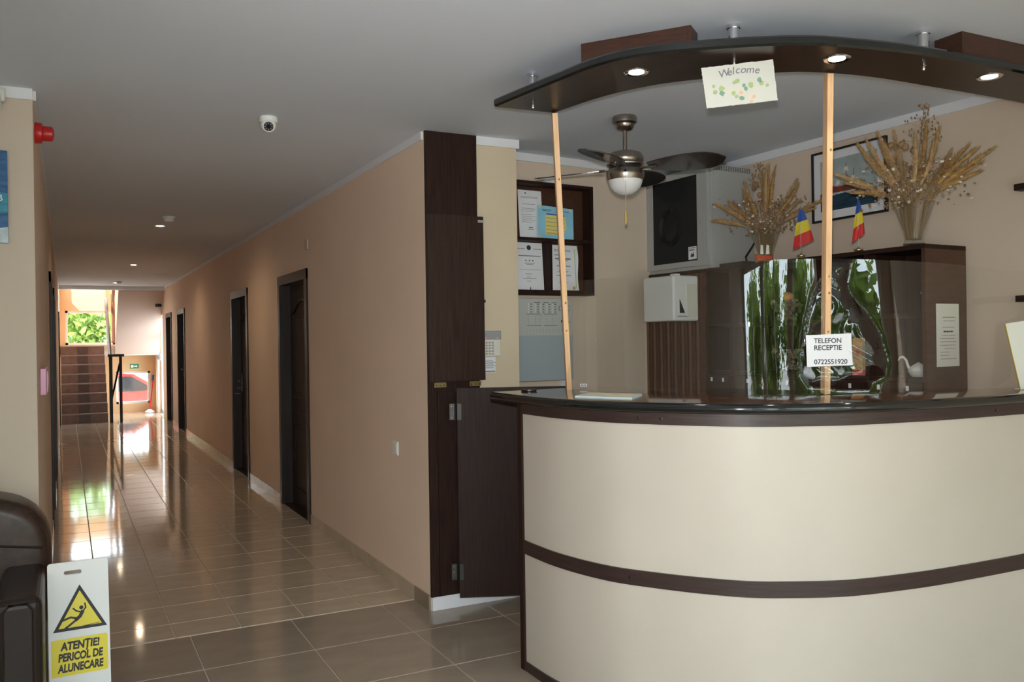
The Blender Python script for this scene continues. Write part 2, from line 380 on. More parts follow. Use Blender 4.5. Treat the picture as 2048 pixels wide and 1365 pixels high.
# tile skirting of the corridor
def skirting(name, x, face, spans, m='skirting_tile'):
    root = thing(name, None, None); struct(root); far = MB(); far_used = False
    for a, b in spans:
        q = a
        while q < b-.01:
            e = min(q+.33, b); xa, xb = (x-.010, x) if face < 0 else (x, x+.010)
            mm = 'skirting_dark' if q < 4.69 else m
            if q < 11.5: MB().box(xa, xb, q+.0015, e-.0015, 0.0005, .082).build('skirting_tile', mm, root)
            else: far.box(xa, xb, q+.0015, e-.0015, 0.0005, .082); far_used = True
            q = e
    if far_used: tag(far.build('far_skirting_tiles', m, root), kind='stuff')
skirting('baseboard_right', XR, -1, [(4.46, 4.69), (4.69, 7.07), (8.17, 9.71), (10.77, 15.37), (16.45, 17.39)])
skirting('baseboard_left', XL, 1, [(4.46, 4.69), (4.69, 7.97), (9.03, 10.25), (11.29, 17.2)])
struct(box('baseboard_pier', 'white_trim', None, XR+.004, 2.352, YC-.012, YC-.0005, .0005, .075))

# doors
def door(n, y0, y1, side, near_handle, plate=False, keytag=False):
    # local frame: x along the wall, -y out of the wall into the corridor
    W = y1-y0; root = thing('door_%d' % n, None, None, ((XR if side < 0 else XL), (y1 if side < 0 else y0), 0), R(-90) if side < 0 else R(90)); struct(root)
    f = MB(); c = .055; dpt = .13
    for a, b in ((-c+.012, .03), (W-.03, W+c-.012)): f.box(a, b, -.016, 0, 0, DH+c)
    f.box(-c+.012, W+c-.012, -.017, 0, DH-.03, DH+c)
    f.box(.001, .03, 0, dpt, 0, DH-.03).box(W-.03, W-.001, 0, dpt, 0, DH-.03).box(.001, W-.001, 0, dpt, DH-.03, DH-.001)
    f.build('door_frame', 'door_frame', root)
    MB().box(.0305, W-.0305, 0.0, .13, .0005, .007).build('threshold', 'door_frame', root)
    leaf = MB().box(.032, W-.032, .085, .125, .008, DH-.034).build('door_leaf', 'door_wood', root)
    a, b = .15, W-.15; y_ = .082
    def arch(z0, z1, rise):
        pts = [(a, y_, z0), (b, y_, z0), (b, y_, z1-rise)]
        for k in range(1, 12):
            t = k/12; pts.append((b+(a-b)*t, y_, z1-rise + rise*math.sin(math.pi*t)))
        return pts + [(a, y_, z1-rise), (a, y_, z0)]
    for z0, z1, rs in ((1.0, 1.88, .12), (.16, .78, 0.02)):
        pn = MB().tube(arch(z0, z1, rs), .012, 6, cap=False).build('panel_moulding', 'door_wood', leaf, smooth=True)
        MB().box(a+.05, b-.05, .076, .086, z0+.05, z1-rs-.04, bev=.006).build('raised_panel', 'door_wood', leaf)
    MB().box(.14, W-.14, .078, .086, .86, .89, bev=.003).build('rail_moulding', 'door_wood', leaf)
    hx = W-.09 if near_handle else .09; s = -1 if near_handle else 1
    hd = MB().box(hx-.02, hx+.02, .077, .085, .93, 1.14, bev=.003).build('lock_plate', 'nickel', leaf)
    MB().tube([(hx, .08, 1.06), (hx, .04, 1.06), (hx+s*.03, .032, 1.062), (hx+s*.12, .035, 1.055)], .009, 8).build('door_handle', 'nickel', leaf, smooth=True)
    if plate: MB().box(W/2-.035, W/2+.035, .079, .085, 1.60, 1.66, bev=.002).build('number_plate', 'chrome', leaf)
    if keytag: 
        MB().tube([(hx, .07, .97), (hx, .03, .97)], .004, 6).lathe([(.03, 0), (.03, .006)], 14, c=(hx, .03, .90)).build('key_tag', 'grey_plastic', leaf)
    return root
door(1, *RD[0], -1, True, plate=True); door(2, *RD[1], -1, False, keytag=True); door(3, *RD[2], -1, False); door(4, *RD[3], -1, True)
door(5, *LD[0], 1, True); door(6, *LD[1], 1, False); door(7, *LD[2], 1, True)

# the stairwell at the corridor's end
UX0, UX1, UZ0, UZ1 = onx(0, 0, 1).x*0 + ony(131, 690, YE).x, ony(231, 690, YE).x, 1.52, ony(180, 622, YE).z
LX0, LX1 = ony(226, 770, YE).x, ony(301, 770, YE).x
LZ0, LZ1 = ony(265, 808, YE).z, ony(265, 743, YE).z
mb = MB(); ZT = 4.4
mb.box(XL-.3, UX0, YE, YE+.25, 0, ZT).box(UX0, UX1, YE, YE+.25, 0 if UX1 < LX0 else 0, UZ0).box(UX0, UX1, YE, YE+.25, UZ1, 2.80)
mb.box(UX1, LX0, YE, YE+.25, 0, 2.80) if LX0 > UX1 else None
e0 = max(UX1, LX0)
mb.box(e0, LX1, YE, YE+.25, 0, LZ0).box(e0, LX1, YE, YE+.25, LZ1, 2.80).box(UX0, LX1, YE, YE+.25, 4.25, ZT).box(LX1, 2.3, YE, YE+.25, 0, ZT)
struct(mb.build('wall_end', 'wall_orange'))
window(1, UX0, UX1, YE+.08, UZ0, UZ1, .05); window(2, e0, LX1, YE+.08, LZ0, LZ1, .05)
window(6, UX0, LX1, YE+.08, 2.80, 4.25, .06, ((UX0+LX1)/2,))  # unseen upper window, added to bring more daylight into the stairwell
for a, b, c, d in ((UX0, UX1, UZ0, UZ1), (e0, LX1, LZ0, LZ1), (UX0, LX1, 2.80, 4.25)):
    p = lamp('window_portal', 'AREA', 1, ((a+b)/2, YE+.24, (c+d)/2), (R(-90), 0, 0), shape='RECTANGLE', size=b-a, size_y=d-c); p.data.cycles.is_portal = True
window(7, -.6, .6, 0, .02, 2.12, .07, (0,), R(90), (XR+.1, 19.75, 0))
window(8, -.85, .85, 0, 2.70, 4.2, .06, (0,), R(90), (XL-.1, 19.80, 0))  # unseen window high in the left wall, added to brighten the stairwell
p = lamp('window_portal', 'AREA', 1, (XR+.21, 19.75, 1.07), (0, R(90), 0), shape='RECTANGLE', size=2.0, size_y=1.1); p.data.cycles.is_portal = True
p = lamp('window_portal', 'AREA', 1, (XL-.21, 19.80, 3.45), (0, R(-90), 0), shape='RECTANGLE', size=1.5, size_y=1.7); p.data.cycles.is_portal = True
struct(MB().box(XL-.22, XL, YS, 18.95, CEIL, ZT).box(XL-.22, XL, 20.65, YE, CEIL, ZT).box(XL-.22, XL, 18.95, 20.65, CEIL, 2.70).box(XL-.22, XL, 18.95, 20.65, 4.2, ZT).box(XR, XR+.22, YS, YE, CEIL, ZT).box(XL-.2, XR+.2, YS-.1, YS-.001, CEIL+.15, ZT).build('wall_stairwell', 'wall_orange'))
struct(box('ceiling_stairwell', 'ceiling', None, XL-.2, XR+.2, YS-.1, YE+.2, ZT, ZT+.1))
struct(box('trim_8', 'white_trim', None, XL, XR, YS-.001, YS+.12, CEIL-.07, CEIL+.15))
st = thing('staircase', None, None); struct(st)
SX0, SX1 = XL+.02, .71; rise = 1.5/8; run = .22
for k in range(8):
    s = MB().box(SX0, SX1, YS+k*run, YS+(k+1)*run+.02, max(0, k*rise-.05) if k else .0005, (k+1)*rise-.02).build('step', 'stair_red', st)
    MB().box(SX0, SX1, YS+k*run-.015, YS+(k+1)*run, (k+1)*rise-.0199, (k+1)*rise).build('tread', 'stair_edge', s)
    MB().box(.20, .40, YS+k*run-.003, YS+k*run-.0002, k*rise+.002, (k+1)*rise-.021).build('runner', 'stair_dark', s)
MB().box(SX0, XR-.002, YS+8*run+.021, YE-.001, 1.28, 1.5).build('landing', 'wall_peach', st)
yl = YS+8*run+.02
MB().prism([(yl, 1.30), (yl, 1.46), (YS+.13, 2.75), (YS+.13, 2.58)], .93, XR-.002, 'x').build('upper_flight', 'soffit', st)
# railing: newel frame, sloping handrail, bars
rl = thing('stair_railing', 'brown handrail with dark metal newel frame beside the far stairs', 'railing', (.76, YS-.15, 0))
MB().box(-.03, .03, -.03, .03, 0, 1.28).build('newel', 'steel_dark', rl); MB().box(.15, .20, -.03, .03, 0, 1.28).build('newel', 'steel_dark', rl)
MB().box(-.05, .24, -.045, .045, 1.281, 1.33).build('newel_cap', 'steel_dark', rl)
MB().tube([(0, .02, 1.22), (.0, .15+8*run, 2.50)], .035, 8).build('handrail', 'rail_wood', rl)
MB().tube([(0.01, .02, .45), (.16, .02, 1.15)], .02, 6).build('brace', 'steel_dark', rl)
MB().tube([(.14, .15+8*run, 1.55), (.14, .15+8*run, 2.6)], .04, 8).build('upper_post', 'rail_wood', rl); MB().tube([(.14, .15+8*run, 2.45), (.14, .35, 3.3)], .035, 8).build('upper_handrail', 'rail_wood', rl)

# ------------------------------------------------------------------ outside
struct(MB().box(-40, 40, YE+.25, 60, -.75, -.62).box(-40, 40, -40, YW-.2, -.75, -.15).box(-40, XW-.2, YW-.2, 12, -.75, -.15).build('ground', 'pavement'))
def tree(label, x, y, z0, ch, cr, ctr, n, leafm, ls=.10, trunk=True):
    o = thing('tree', label, 'tree', (x, y, z0)); f = MB(); rnd = random.Random(int(x*97+y*31))
    cl = [Vector((rnd.gauss(0, .45)*cr, rnd.gauss(0, .45)*cr, ctr + rnd.gauss(0, .42)*ch)) for _ in range(max(8, n//60))]
    for i in range(n):
        c = rnd.choice(cl); p = c + Vector((rnd.gauss(0, 1), rnd.gauss(0, 1), rnd.gauss(0, 1)))*cr*.17
        if p.z < .05: p.z = .05 + abs(p.z) % .3
        a = Vector((rnd.uniform(-1, 1), rnd.uniform(-1, 1), rnd.uniform(-1, 1))).normalized(); b = a.cross(Vector((rnd.uniform(-1, 1), rnd.uniform(-1, 1), rnd.uniform(-1, 1)))).normalized()
        s_ = ls*rnd.uniform(.6, 1.3); f.quad(p-a*s_, p+b*s_*.5, p+a*s_, p-b*s_*.5, 0 if rnd.random() < .6 else 1)
    f.build('foliage', leafm, o)
    if trunk: MB().tube([(0, 0, 0), (.06, 0, ctr*.5), (-.08, .03, ctr), (-.2, 0, ctr+ch*.7)], [.11, .09, .07, .03], 7).build('trunk', 'bark', o)
    return o
GL = ['green_leaf', 'green_leaf2']
t1 = onz(160, 640, 2.2) if False else None
d_ = ray(165, 655); k_ = 28.5/d_.y
tree('leafy green tree with slanting trunk seen through the upper stair window', d_.x*k_+.0, 28.5, -.62, 1.2, 1.3, 2.9, 2600, GL, .12)
tree('darker leafy tree at the left behind the stair window', d_.x*k_-4.2, 33, -.62, 1.5, 1.5, 3.0, 1800, GL, .13)
for k, (x, y) in enumerate([(-5.4, -7.4), (-2.4, -7.0), (.5, -7.4), (3.4, -7.0), (6.4, -7.4)]):
    tree(['first garden tree beyond the lobby glazing on the sofa side', 'second garden tree beyond the lobby glazing from the sofa side', 'garden tree straight behind the lobby doorway', 'garden tree behind the right lobby bay',
          'last garden tree beyond the right lobby bay'][k], x, y, -.15, 1.2, 1.15, 1.7, 5000, GL, .15)
# red car outside the lower window
cp = ray(268, 775)*(25.0/ray(268, 775).y)
car = thing('parked_car', 'red hatchback parked outside the lower end window', 'car', (cp.x-.35, 23.6, -.62))
prof = [(-1.9, .28), (1.95, .28), (2.0, .62), (1.55, .86), (.95, .95), (.25, 1.40), (-.9, 1.45), (-1.7, 1.0), (-1.95, .85)]
MB().prism(prof, -.0, 1.6, 'y').build('body', 'car_red', car)
MB().prism([(.78, .97), (.22, 1.33), (-.30, 1.36), (-.30, .95)], -.012, 0, 'y').build('front_window', 'smoked', car)
MB().prism([(-.38, .95), (-.38, 1.36), (-.9, 1.37), (-1.4, .98)], -.012, 0, 'y').build('rear_window', 'smoked', car)
for x in (-1.2, 1.25):
    wh = MB().lathe([(.10, -.10), (.30, -.10), (.31, 0), (.30, .10), (.1, .10)], 20, M=Matrix.Translation((x, .06, .31)) @ Matrix.Rotation(R(90), 4, 'X')).build('wheel', 'rubber', car, smooth=True)
    MB().lathe([(.02, .101), (.20, .101), (.19, .12), (.02, .13)], 16, M=Matrix.Translation((x, .06, .31)) @ Matrix.Rotation(R(90), 4, 'X')).build('hub_cap', 'chrome', wh)

# ------------------------------------------------------------------ reception counter
front = spline([(1.80, 3.71), (1.795, 3.45), (1.807, 3.146), (1.875, 2.867), (1.98, 2.681), (2.094, 2.525), (2.218, 2.395), (2.372, 2.302), (2.543, 2.226), (2.756, 2.182), (3.0, 2.152), (3.427, 2.132), (3.985, 2.125)], 72)
back = spline([(2.235, 3.745), (2.245, 3.44), (2.305, 3.15), (2.42, 2.96), (2.577, 2.79), (2.75, 2.675), (2.954, 2.59), (3.22, 2.49), (3.51, 2.43), (3.985, 2.40)], 72)
TOPZ = 1.25
ct = MB(); n = len(front); prof_n = 0; vv = []
for a, b in zip(front, back):
    d = (b-a).normalized(); L = (b-a).length
    pr = [(L, TOPZ-.04), (L, TOPZ)] + [(.02-.02*math.sin(R(q)), TOPZ-.02+.02*math.cos(R(q))) for q in range(0, 181, 20)]
    vv += [(a.x+d.x*s, a.y+d.y*s, z) for s, z in pr]; prof_n = len(pr)
ff = []; mi = []
for i in range(n-1):
    for k in range(prof_n):
        ff.append((i*prof_n+k, i*prof_n+(k+1) % prof_n, (i+1)*prof_n+(k+1) % prof_n, (i+1)*prof_n+k)); mi.append(0 if k == 1 else 1)
ct.add(vv, ff + [tuple(range(prof_n)), tuple(range((n-1)*prof_n+prof_n-1, (n-1)*prof_n-1, -1))]); ct.mi = mi + [1, 1]
tag(ct.build('countertop', ['walnut_gloss', 'black_gloss'], smooth=True), 'glossy dark curved countertop with rounded black edge on the reception desk', 'countertop')
cnt = thing('reception_desk', 'curved cream reception desk with dark wood bands', 'desk', (0, 0, 0))
body = [p for p in offset(front, .035) if p.y < 3.475 or p.x > 2.2]
bin_ = offset(body, .02)
bandf = offset(body, -.008)
def band(name, z0, z1, m, a, b): return strip(MB(), a, b, z0, z1).build(name, m, cnt, smooth=True)
band('upper_panel', .592, 1.164, 'laminate_cream', body, bin_); band('lower_panel', .042, .532, 'laminate_cream', body, bin_)
ap = band('top_band', 1.164, TOPZ-.0405, 'wenge_h', bandf, bin_); mbnd = band('middle_band', .532, .592, 'wenge_h', bandf, bin_); band('base_band', .0005, .042, 'wenge_h', bandf, bin_)
b0 = body[0]
MB().box(b0.x-.010, 2.24, b0.y+.001, b0.y+.036, .0005, TOPZ-.0405).build('end_panel', 'wenge', cnt)
for par, i, z in ((ap, 16, 1.187), (ap, 18, 1.187), (ap, 50, 1.187), (mbnd, 15, .562), (mbnd, 58, .562)):
    j = min(i, len(bandf)-2); p = bandf[j]; t = (bandf[j+1]-bandf[j-1]).normalized(); a = math.atan2(t.y, t.x)
    MB().lathe([(.007, 0), (.007, .002), (.003, .003)], 12, M=Matrix.Translation((p.x, p.y, z)) @ Matrix.Rotation(a, 4, 'Z') @ Matrix.Rotation(R(90), 4, 'X')).build('screw_cap', 'black_plastic', par)
# inner work desk behind the counter
inb = offset(back, -.01)
# ------------------------------------------------------------------ canopy over the counter
CU, CT = 2.535, 2.572
cout = spline([(1.70, 3.42), (1.755, 3.016), (1.804, 2.735), (1.91, 2.553), (2.141, 2.36), (2.336, 2.242), (2.52, 2.183), (2.852, 2.128), (3.423, 2.105), (3.985, 2.12)], 64)
cinn = spline([(1.995, 3.40), (2.05, 3.10), (2.147, 2.87), (2.28, 2.71), (2.507, 2.512), (2.67, 2.44), (2.909, 2.398), (3.203, 2.388), (3.683, 2.379), (3.985, 2.385)], 64)
cm = MB(); n = 64; vv = []
for a, b in zip(cout, cinn):
    d = (b-a).normalized(); L = (b-a).length
    pr = [(L, CU), (L, CT), (.008, CT), (0, CT-.008), (0, CU+.008), (.008, CU)]; vv += [(a.x+d.x*s, a.y+d.y*s, z) for s, z in pr]
ff = []; mi = []
for i in range(n-1):
    for k in range(6): ff.append((i*6+k, i*6+(k+1) % 6, (i+1)*6+(k+1) % 6, (i+1)*6+k)); mi.append(0 if k == 5 else 1)
cm.add(vv, ff + [tuple(range(6)), tuple(range((n-1)*6+5, (n-1)*6-1, -1))]); cm.mi = mi + [1, 1]
can = thing('hanging_canopy', 'curved dark wood canopy board hung on chrome standoffs over the desk', 'canopy', (0, 0, 0))
cm.build('canopy_board', ['canopy_under', 'black_gloss'], can)
for px, py in ((1467, 50), (1846, 62), (1065, 148)):
    p = onz(px, py, CEIL)
    so = MB().lathe([(.021, CT+.0005), (.021, CEIL-.014), (.025, CEIL-.014), (.025, CEIL-.0005)], 20, c=(p.x, p.y, 0)).build('standoff', 'chrome', can, smooth=True)
    MB().lathe([(.004, CU-.022), (.006, CU-.018), (.006, CU-.006), (.009, CU-.004), (.009, CU-.0005)], 12, c=(p.x, p.y, 0)).build('bolt', 'chrome', so, smooth=True)
def casing(label, a, b, w_):
    a = Vector(a); b = Vector(b); d = (b-a).normalized(); nn = Vector((-d.y, d.x))*w_
    o = thing('ceiling_casing', label, 'casing', (a.x, a.y, CT), group='wooden casings above the canopy')
    q = [(0, 0), tuple(b-a), tuple(b-a+nn), tuple(nn)]; h = CEIL-CT
    e = d*.012
    MB().prism([(e.x, e.y), tuple(b-a-e), tuple(b-a-e+nn), tuple(e+nn)], .0008, h-.0005).build('front_board', 'wenge_red', o)
    MB().prism([(0, 0), tuple(e*.95), tuple(e*.95+nn), tuple(nn)], .0008, h-.0005).build('end_board', 'wenge_red', o)
    MB().prism([tuple(b-a-e*.95), tuple(b-a), tuple(b-a+nn), tuple(b-a-e*.95+nn)], .0008, h-.0005).build('end_board', 'wenge_red', o)
casing('reddish brown wooden casing above the canopy, left of the welcome sign', (1.822, 2.885), (2.085, 2.535), .105)
casing('brown wooden casing above the canopy at the right edge', (3.085, 2.14), (3.60, 2.13), .12)
for px, py, lb in ((1273, 144, 'lit recessed spotlight left of the welcome sign'), (1674, 117, 'lit recessed spotlight right of the welcome sign'), (1979, 153, 'lit recessed spotlight at the right end of the canopy')):
    p = onz(px, py, CU); o = thing('canopy_spotlight', lb, 'spotlight', (p.x, p.y, CU), group='canopy spotlights')
    MB().lathe([(.030, -.002), (.046, -.005), (.050, -.001), (.050, -.0003), (.030, -.0003)], 28, cap=False).build('trim_ring', 'chrome', o, smooth=True)
    MB().lathe([(.001, -.0035), (.030, -.0032), (.030, -.0008)], 24, cap=False).build('bulb', 'lamp_on', o)
    lamp('canopy_spot_lamp', 'SPOT', 6, (p.x, p.y, CU-.02), (0, 0, 0), (1, .90, .76), spot_size=R(100), spot_blend=.6, shadow_soft_size=.03)

# ------------------------------------------------------------------ pine posts and plexiglass
def post(label, base, top, screws):
    o = thing('wooden_post', label, 'post', base); d = Vector(top)-Vector(base); q = Vector((0, 0, 1)).rotation_difference(d.normalized())
    o.rotation_mode = 'QUATERNION'; o.rotation_quaternion = q @ Matrix.Rotation(R(-22), 3, 'Z').to_quaternion(); L = d.length
    MB().box(-.0125, .0125, -.02, .02, 0.004, L-.006, bev=.0015).build('batten', 'pine', o)
    for z in screws: MB().lathe([(.0045, 0), (.0045, .002), (.002, .003)], 10, M=Matrix.Translation((0, -.0195, z)) @ Matrix.Rotation(R(90), 4, 'X')).build('screw', 'brass', o)
    for z in (.33, .77): MB().ball((.003, -.0195, L*z), .006, n=8, sc=(1, .15, 1.2)).build('knot', 'knot', o)
pl_path = spline([(2.262, 3.40), (2.33, 3.13), (2.435, 2.94), (2.575, 2.772), (2.745, 2.655), (2.95, 2.57), (3.22, 2.475), (3.51, 2.415), (3.975, 2.385)], 400)
pl_path = offset(pl_path, -.062)
def on_path(px, off):
    best = min(range(400), key=lambda i: abs((Vector((pl_path[i].x, pl_path[i].y, H))-O).dot(rt)/(Vector((pl_path[i].x, pl_path[i].y, H))-O).dot(fw)*F+CX-px))
    p = pl_path[best]; t = (pl_path[min(best+4, 399)]-pl_path[max(best-4, 0)]).normalized(); nn = Vector((t.y, -t.x)); return Vector((p.x+nn.x*off, p.y+nn.y*off)), math.atan2(t.y, t.x)
# the sheet, its lower middle warped by heat into a pear-shaped swelling
PEAR = [(1654, 530), (1652, 570), (1640, 600), (1626, 650), (1614, 720), (1612, 760), (1630, 784), (1690, 792), (1748, 792), (1752, 777), (1778, 765), (1783, 740), (1770, 690), (1744, 645), (1712, 606), (1702, 580), (1710, 545), (1714, 530)]
def to_sz(px, py):
    best = None
    for i, p in enumerate(pl_path):
        v = Vector((p.x, p.y, 0)); dx = ((v-O).dot(rt))/((v-O).dot(fw))*F + CX + (py-682)*0
        e = abs(dx-px-0.0)
        if best is None or e < best[0]: best = (e, i)
    p = pl_path[best[1]]; dep = Vector((p.x, p.y, H))-O; t = dep.dot(fw)
    return best[1], H + (t*(-(py-(CY - F*0))/F)) + 0.0
pear = [to_sz(*q) for q in PEAR]
seg = sum((pl_path[i+1]-pl_path[i]).length for i in range(399))/399
pear = [(i*seg, z) for i, z in pear]
def pear_in(s, z):
    inside = False; dmin = 9; n = len(pear)
    for i in range(n):
        (x1, y1), (x2, y2) = pear[i], pear[(i+1) % n]
        if (y1 > z) != (y2 > z) and s < (x2-x1)*(z-y1)/(y2-y1)+x1: inside = not inside
        dx, dy = x2-x1, y2-y1; t = max(0, min(1, ((s-x1)*dx+(z-y1)*dy)/(dx*dx+dy*dy+1e-12))); dmin = min(dmin, math.hypot(s-x1-t*dx, z-y1-t*dy))
    return inside, dmin
pm = MB(); NZ = 90; smin = min(s for s, z in pear)-.03; smax = max(s for s, z in pear)+.03
cols = [i for i in range(400) if i % 5 == 0 or smin < i*seg < smax or i == 399]
vv = []
for i in cols:
    p = pl_path[i]; t = (pl_path[min(i+1, 399)]-pl_path[max(i-1, 0)]).normalized(); nn = Vector((t.y, -t.x)); s = i*seg
    zt = 1.776 + .040*math.sin(math.pi*min(1, i/330)) - (.008 if i > 330 else 0)
    for k in range(NZ+1):
        z = TOPZ+.001 + (zt-TOPZ-.001)*k/NZ; d = .0010*math.sin(s*9+z*5)
        if smin < s < smax:
            ins, dm = pear_in(s, z)
            if ins:
                q = min(1, dm/.075); d += .020*(1-(1-q)**2) + .0030*math.sin(52*s+30*z+3*math.sin(22*z))*q + .15*(s-(smin+smax)/2)*q
            else: d += -.004*math.exp(-dm/.006)
        vv.append((p.x+nn.x*d, p.y+nn.y*d, z))
ff = [(a*(NZ+1)+k, (a+1)*(NZ+1)+k, (a+1)*(NZ+1)+k+1, a*(NZ+1)+k+1) for a in range(len(cols)-1) for k in range(NZ)]
pm.add(vv, ff)
ps = pm.build('plexiglass_screen', 'plexi'); ps.data.shade_smooth()
tag(ps, 'long curved clear plexiglass screen with a warped swelling, standing on the desk', 'screen', 'plexiglass sheets')
pb2v, _ = on_path(1659, -.045); pb2 = Vector((pb2v.x, pb2v.y, TOPZ)); pb1 = onz(1138, 780, TOPZ); pt1 = onz(1107, 222, CU)
post('tilted pine batten rising from the desk in front of the certificate shelf', pb1, (pt1.x+.01, pt1.y+.01, CU), (.3,))
post('upright pine batten behind the telephone notice', pb2, (onz(1657, 145, CU).x, onz(1657, 145, CU).y, CU), (.08, .27, .50))
a0, a1 = Vector((pb1.x-.025, pb1.y-.035)), Vector((2.315, 3.17))
q = MB(); g = spline([a0, a0.lerp(a1, .5)+Vector((-.012, -.008)), a1], 20)
for i in range(19): q.quad((g[i].x, g[i].y, TOPZ+.001), (g[i+1].x, g[i+1].y, TOPZ+.001), (g[i+1].x, g[i+1].y, 1.776), (g[i].x, g[i].y, 1.776))
o = q.build('plexiglass_screen', 'plexi'); o.data.shade_smooth(); tag(o, 'short lower plexiglass sheet fixed to the tilted pine batten', 'screen', 'plexiglass sheets')

# ------------------------------------------------------------------ signs and small things on the counter
c_, ang = on_path(1653, .019); t_ = (Vector((c_.x, c_.y, H))-O).dot(fw); zc = onz(1653, 703, 1.4); zc = H - (703-672.5)*t_/F
sg = thing('phone_notice', 'white paper notice with reception telephone number stuck on the plexiglass', 'notice', (c_.x, c_.y, zc), ang)
w2 = 47.5*t_/F/math.cos(ang-(-yaw)) ; h2 = 32*t_/F
MB().prism([(-w2, h2*.94), (-w2*.97, -h2*1.03), (w2*1.02, -h2*.98), (w2*.97, h2*1.02)], -.0006, 0, 'y').build('sheet', 'paper', sg)
text('printed_text', 'TELEFON', .0285, 'ink', sg, -w2*.66, -.0009, h2*.44, 'LEFT', .0004); text('printed_text', 'RECEPTIE', .0285, 'ink', sg, -w2*.66, -.0009, h2*-.0, 'LEFT', .0004)
text('printed_text', '0722551920', .0285, 'ink', sg, -w2*.66, -.0009, h2*-.88, 'LEFT', .0004)
c_, ang = on_path(1168, .0); c_ = onz(1168, 778, TOPZ)
st_ = thing('number_sticker', 'tiny white sticker on the plexiglass above the leaflet', 'sticker', (c_.x-.012, c_.y-.016, TOPZ+.012), -yaw)
MB().box(-.017, .017, -.001, 0, 0, .014).build('label_sheet', 'paper', st_)
for k in range(4): MB().box(-.012+k*.0065, -.008+k*.0065, -.0014, -.0011, .004, .010).build('print_mark', 'ink', st_)
p = onz(1058, 784, TOPZ); o = thing('round_dish', 'small round black dish at the left end of the countertop', 'dish', (p.x, p.y, TOPZ))
MB().lathe([(.034, .001), (.038, .004), (.038, .012), (.034, .013)], 28).build('dish_body', 'black_plastic', o, smooth=True)
MB().lathe([(.030, .0132), (.001, .0134)], 24, cap=False).build('dish_well', 'steel_dark', o)
A, B, C_, D = [onz(*q, TOPZ) for q in ((1150, 796), (1178, 789), (1284, 792), (1264, 800))]
lf = MB(); h = .008
bot = [Vector((v.x, v.y, TOPZ+.0006)) for v in (A, B, C_, D)]; 
o = thing('leaflet_stack', 'pale blue and yellow printed leaflets lying on the countertop', 'leaflets', (bot[0].x, bot[0].y, TOPZ))
off = Vector((bot[0].x, bot[0].y, TOPZ)); bl = [b_-off for b_ in bot]
lf.add([*bl, *[b_+Vector((0, 0, h)) for b_ in bl]], [(0, 1, 2, 3), (4, 5, 6, 7), (0, 1, 5, 4), (1, 2, 6, 5), (2, 3, 7, 6), (3, 0, 4, 7)]).build('leaflets', 'leaflet_pale', o)
cen = sum(bl, Vector())/4
MB().add([b_.lerp(cen, .12)+Vector((0, 0, h+.0006)) for b_ in bl], [(0, 1, 2, 3)]).build('top_print', 'leaflet_cream', o)
# welcome plaque hanging from the canopy's middle bolt
p = onz(1467, 50, CEIL); dep = (p-O).dot(fw)
wl = thing('welcome_plaque', 'white welcome plaque with painted roses hanging under the canopy', 'sign', (p.x-.010, p.y-.026, CU-.024), rot=(R(-3), R(-4.5), -yaw+R(-5)))
W2, HH = .131, .154
edge = []; rnd = random.Random(3)
for a, b in (((-W2, 0), (W2, 0)), ((W2, 0), (W2*1.015, -HH)), ((W2*1.015, -HH), (-W2*.96, -HH*1.0)), ((-W2*.96, -HH), (-W2, 0))):
    for k in range(24): t = k/24; edge.append((a[0]+(b[0]-a[0])*t+rnd.uniform(-.0012, .0012), a[1]+(b[1]-a[1])*t+rnd.uniform(-.0012, .0012)))
MB().prism(edge, 0, .003, 'y').build('board', 'paper_aged', wl)
for i, (ch, x) in enumerate(zip('Welcome', (-.070, -.039, -.021, -.010, .008, .028, .058))):
    text('letter', ch, .040, 'ink_grey', wl, x, -.0006, -.047 + .010*(1-((i-3.4)/3.2)**2), 'LEFT', .0002, .22, rot_y=R(-12+3.2*i))
rs = random.Random(5)
for (x, z, r_, m) in [(x*1.05, z*1.12-.012, r_*1.1, m) for (x, z, r_, m) in [(-.005, -.048, .008, 'print_green'), (-.016, -.051, .006, 'print_green'), (-.062, -.066, .010, 'print_green'), (-.085, -.076, .008, 'print_green'), (-.062, -.083, .009, 'print_dkgreen'), (.016, -.064, .006, 'print_dkgreen'),
    (.022, -.076, .007, 'print_dkgreen'), (.040, -.066, .009, 'print_green'), (.072, -.052, .008, 'print_dkgreen'), (.078, -.064, .008, 'print_green'), (-.022, -.086, .008, 'print_green'), (-.012, -.098, .007, 'print_green'), (.004, -.106, .008, 'print_dkgreen'),
    (.004, -.082, .017, 'print_cream'), (.004, -.088, .007, 'print_rose'), (-.032, -.076, .011, 'print_cream'), (.040, -.108, .016, 'print_cream'), (.046, -.106, .007, 'print_rose'), (.056, -.082, .009, 'print_cream'), (-.088, -.056, .006, 'print_green'), (.096, -.073, .006, 'print_green'), (-.100, -.090, .005, 'print_cream'), (.036, -.121, .006, 'print_rose')]]:
    pts = [(x+r_*math.cos(k*math.pi/5)*(1+.25*rs.uniform(-1, 1)), z+r_*math.sin(k*math.pi/5)*(1+.25*rs.uniform(-1, 1))) for k in range(10)]
    lay = {'print_cream': .0004, 'print_rose': .0008}.get(m, .0006)
    MB().prism(pts, -lay-.0002, -.0001, 'y').build('painted_petal' if m in ('print_cream', 'print_rose') else 'painted_leaf', m, wl)
MB().tube([(0.0, .002, -.003), (.01, .026, .004), (.010, .026, .018)], .0012, 5).build('hanger', 'steel_dark', wl)

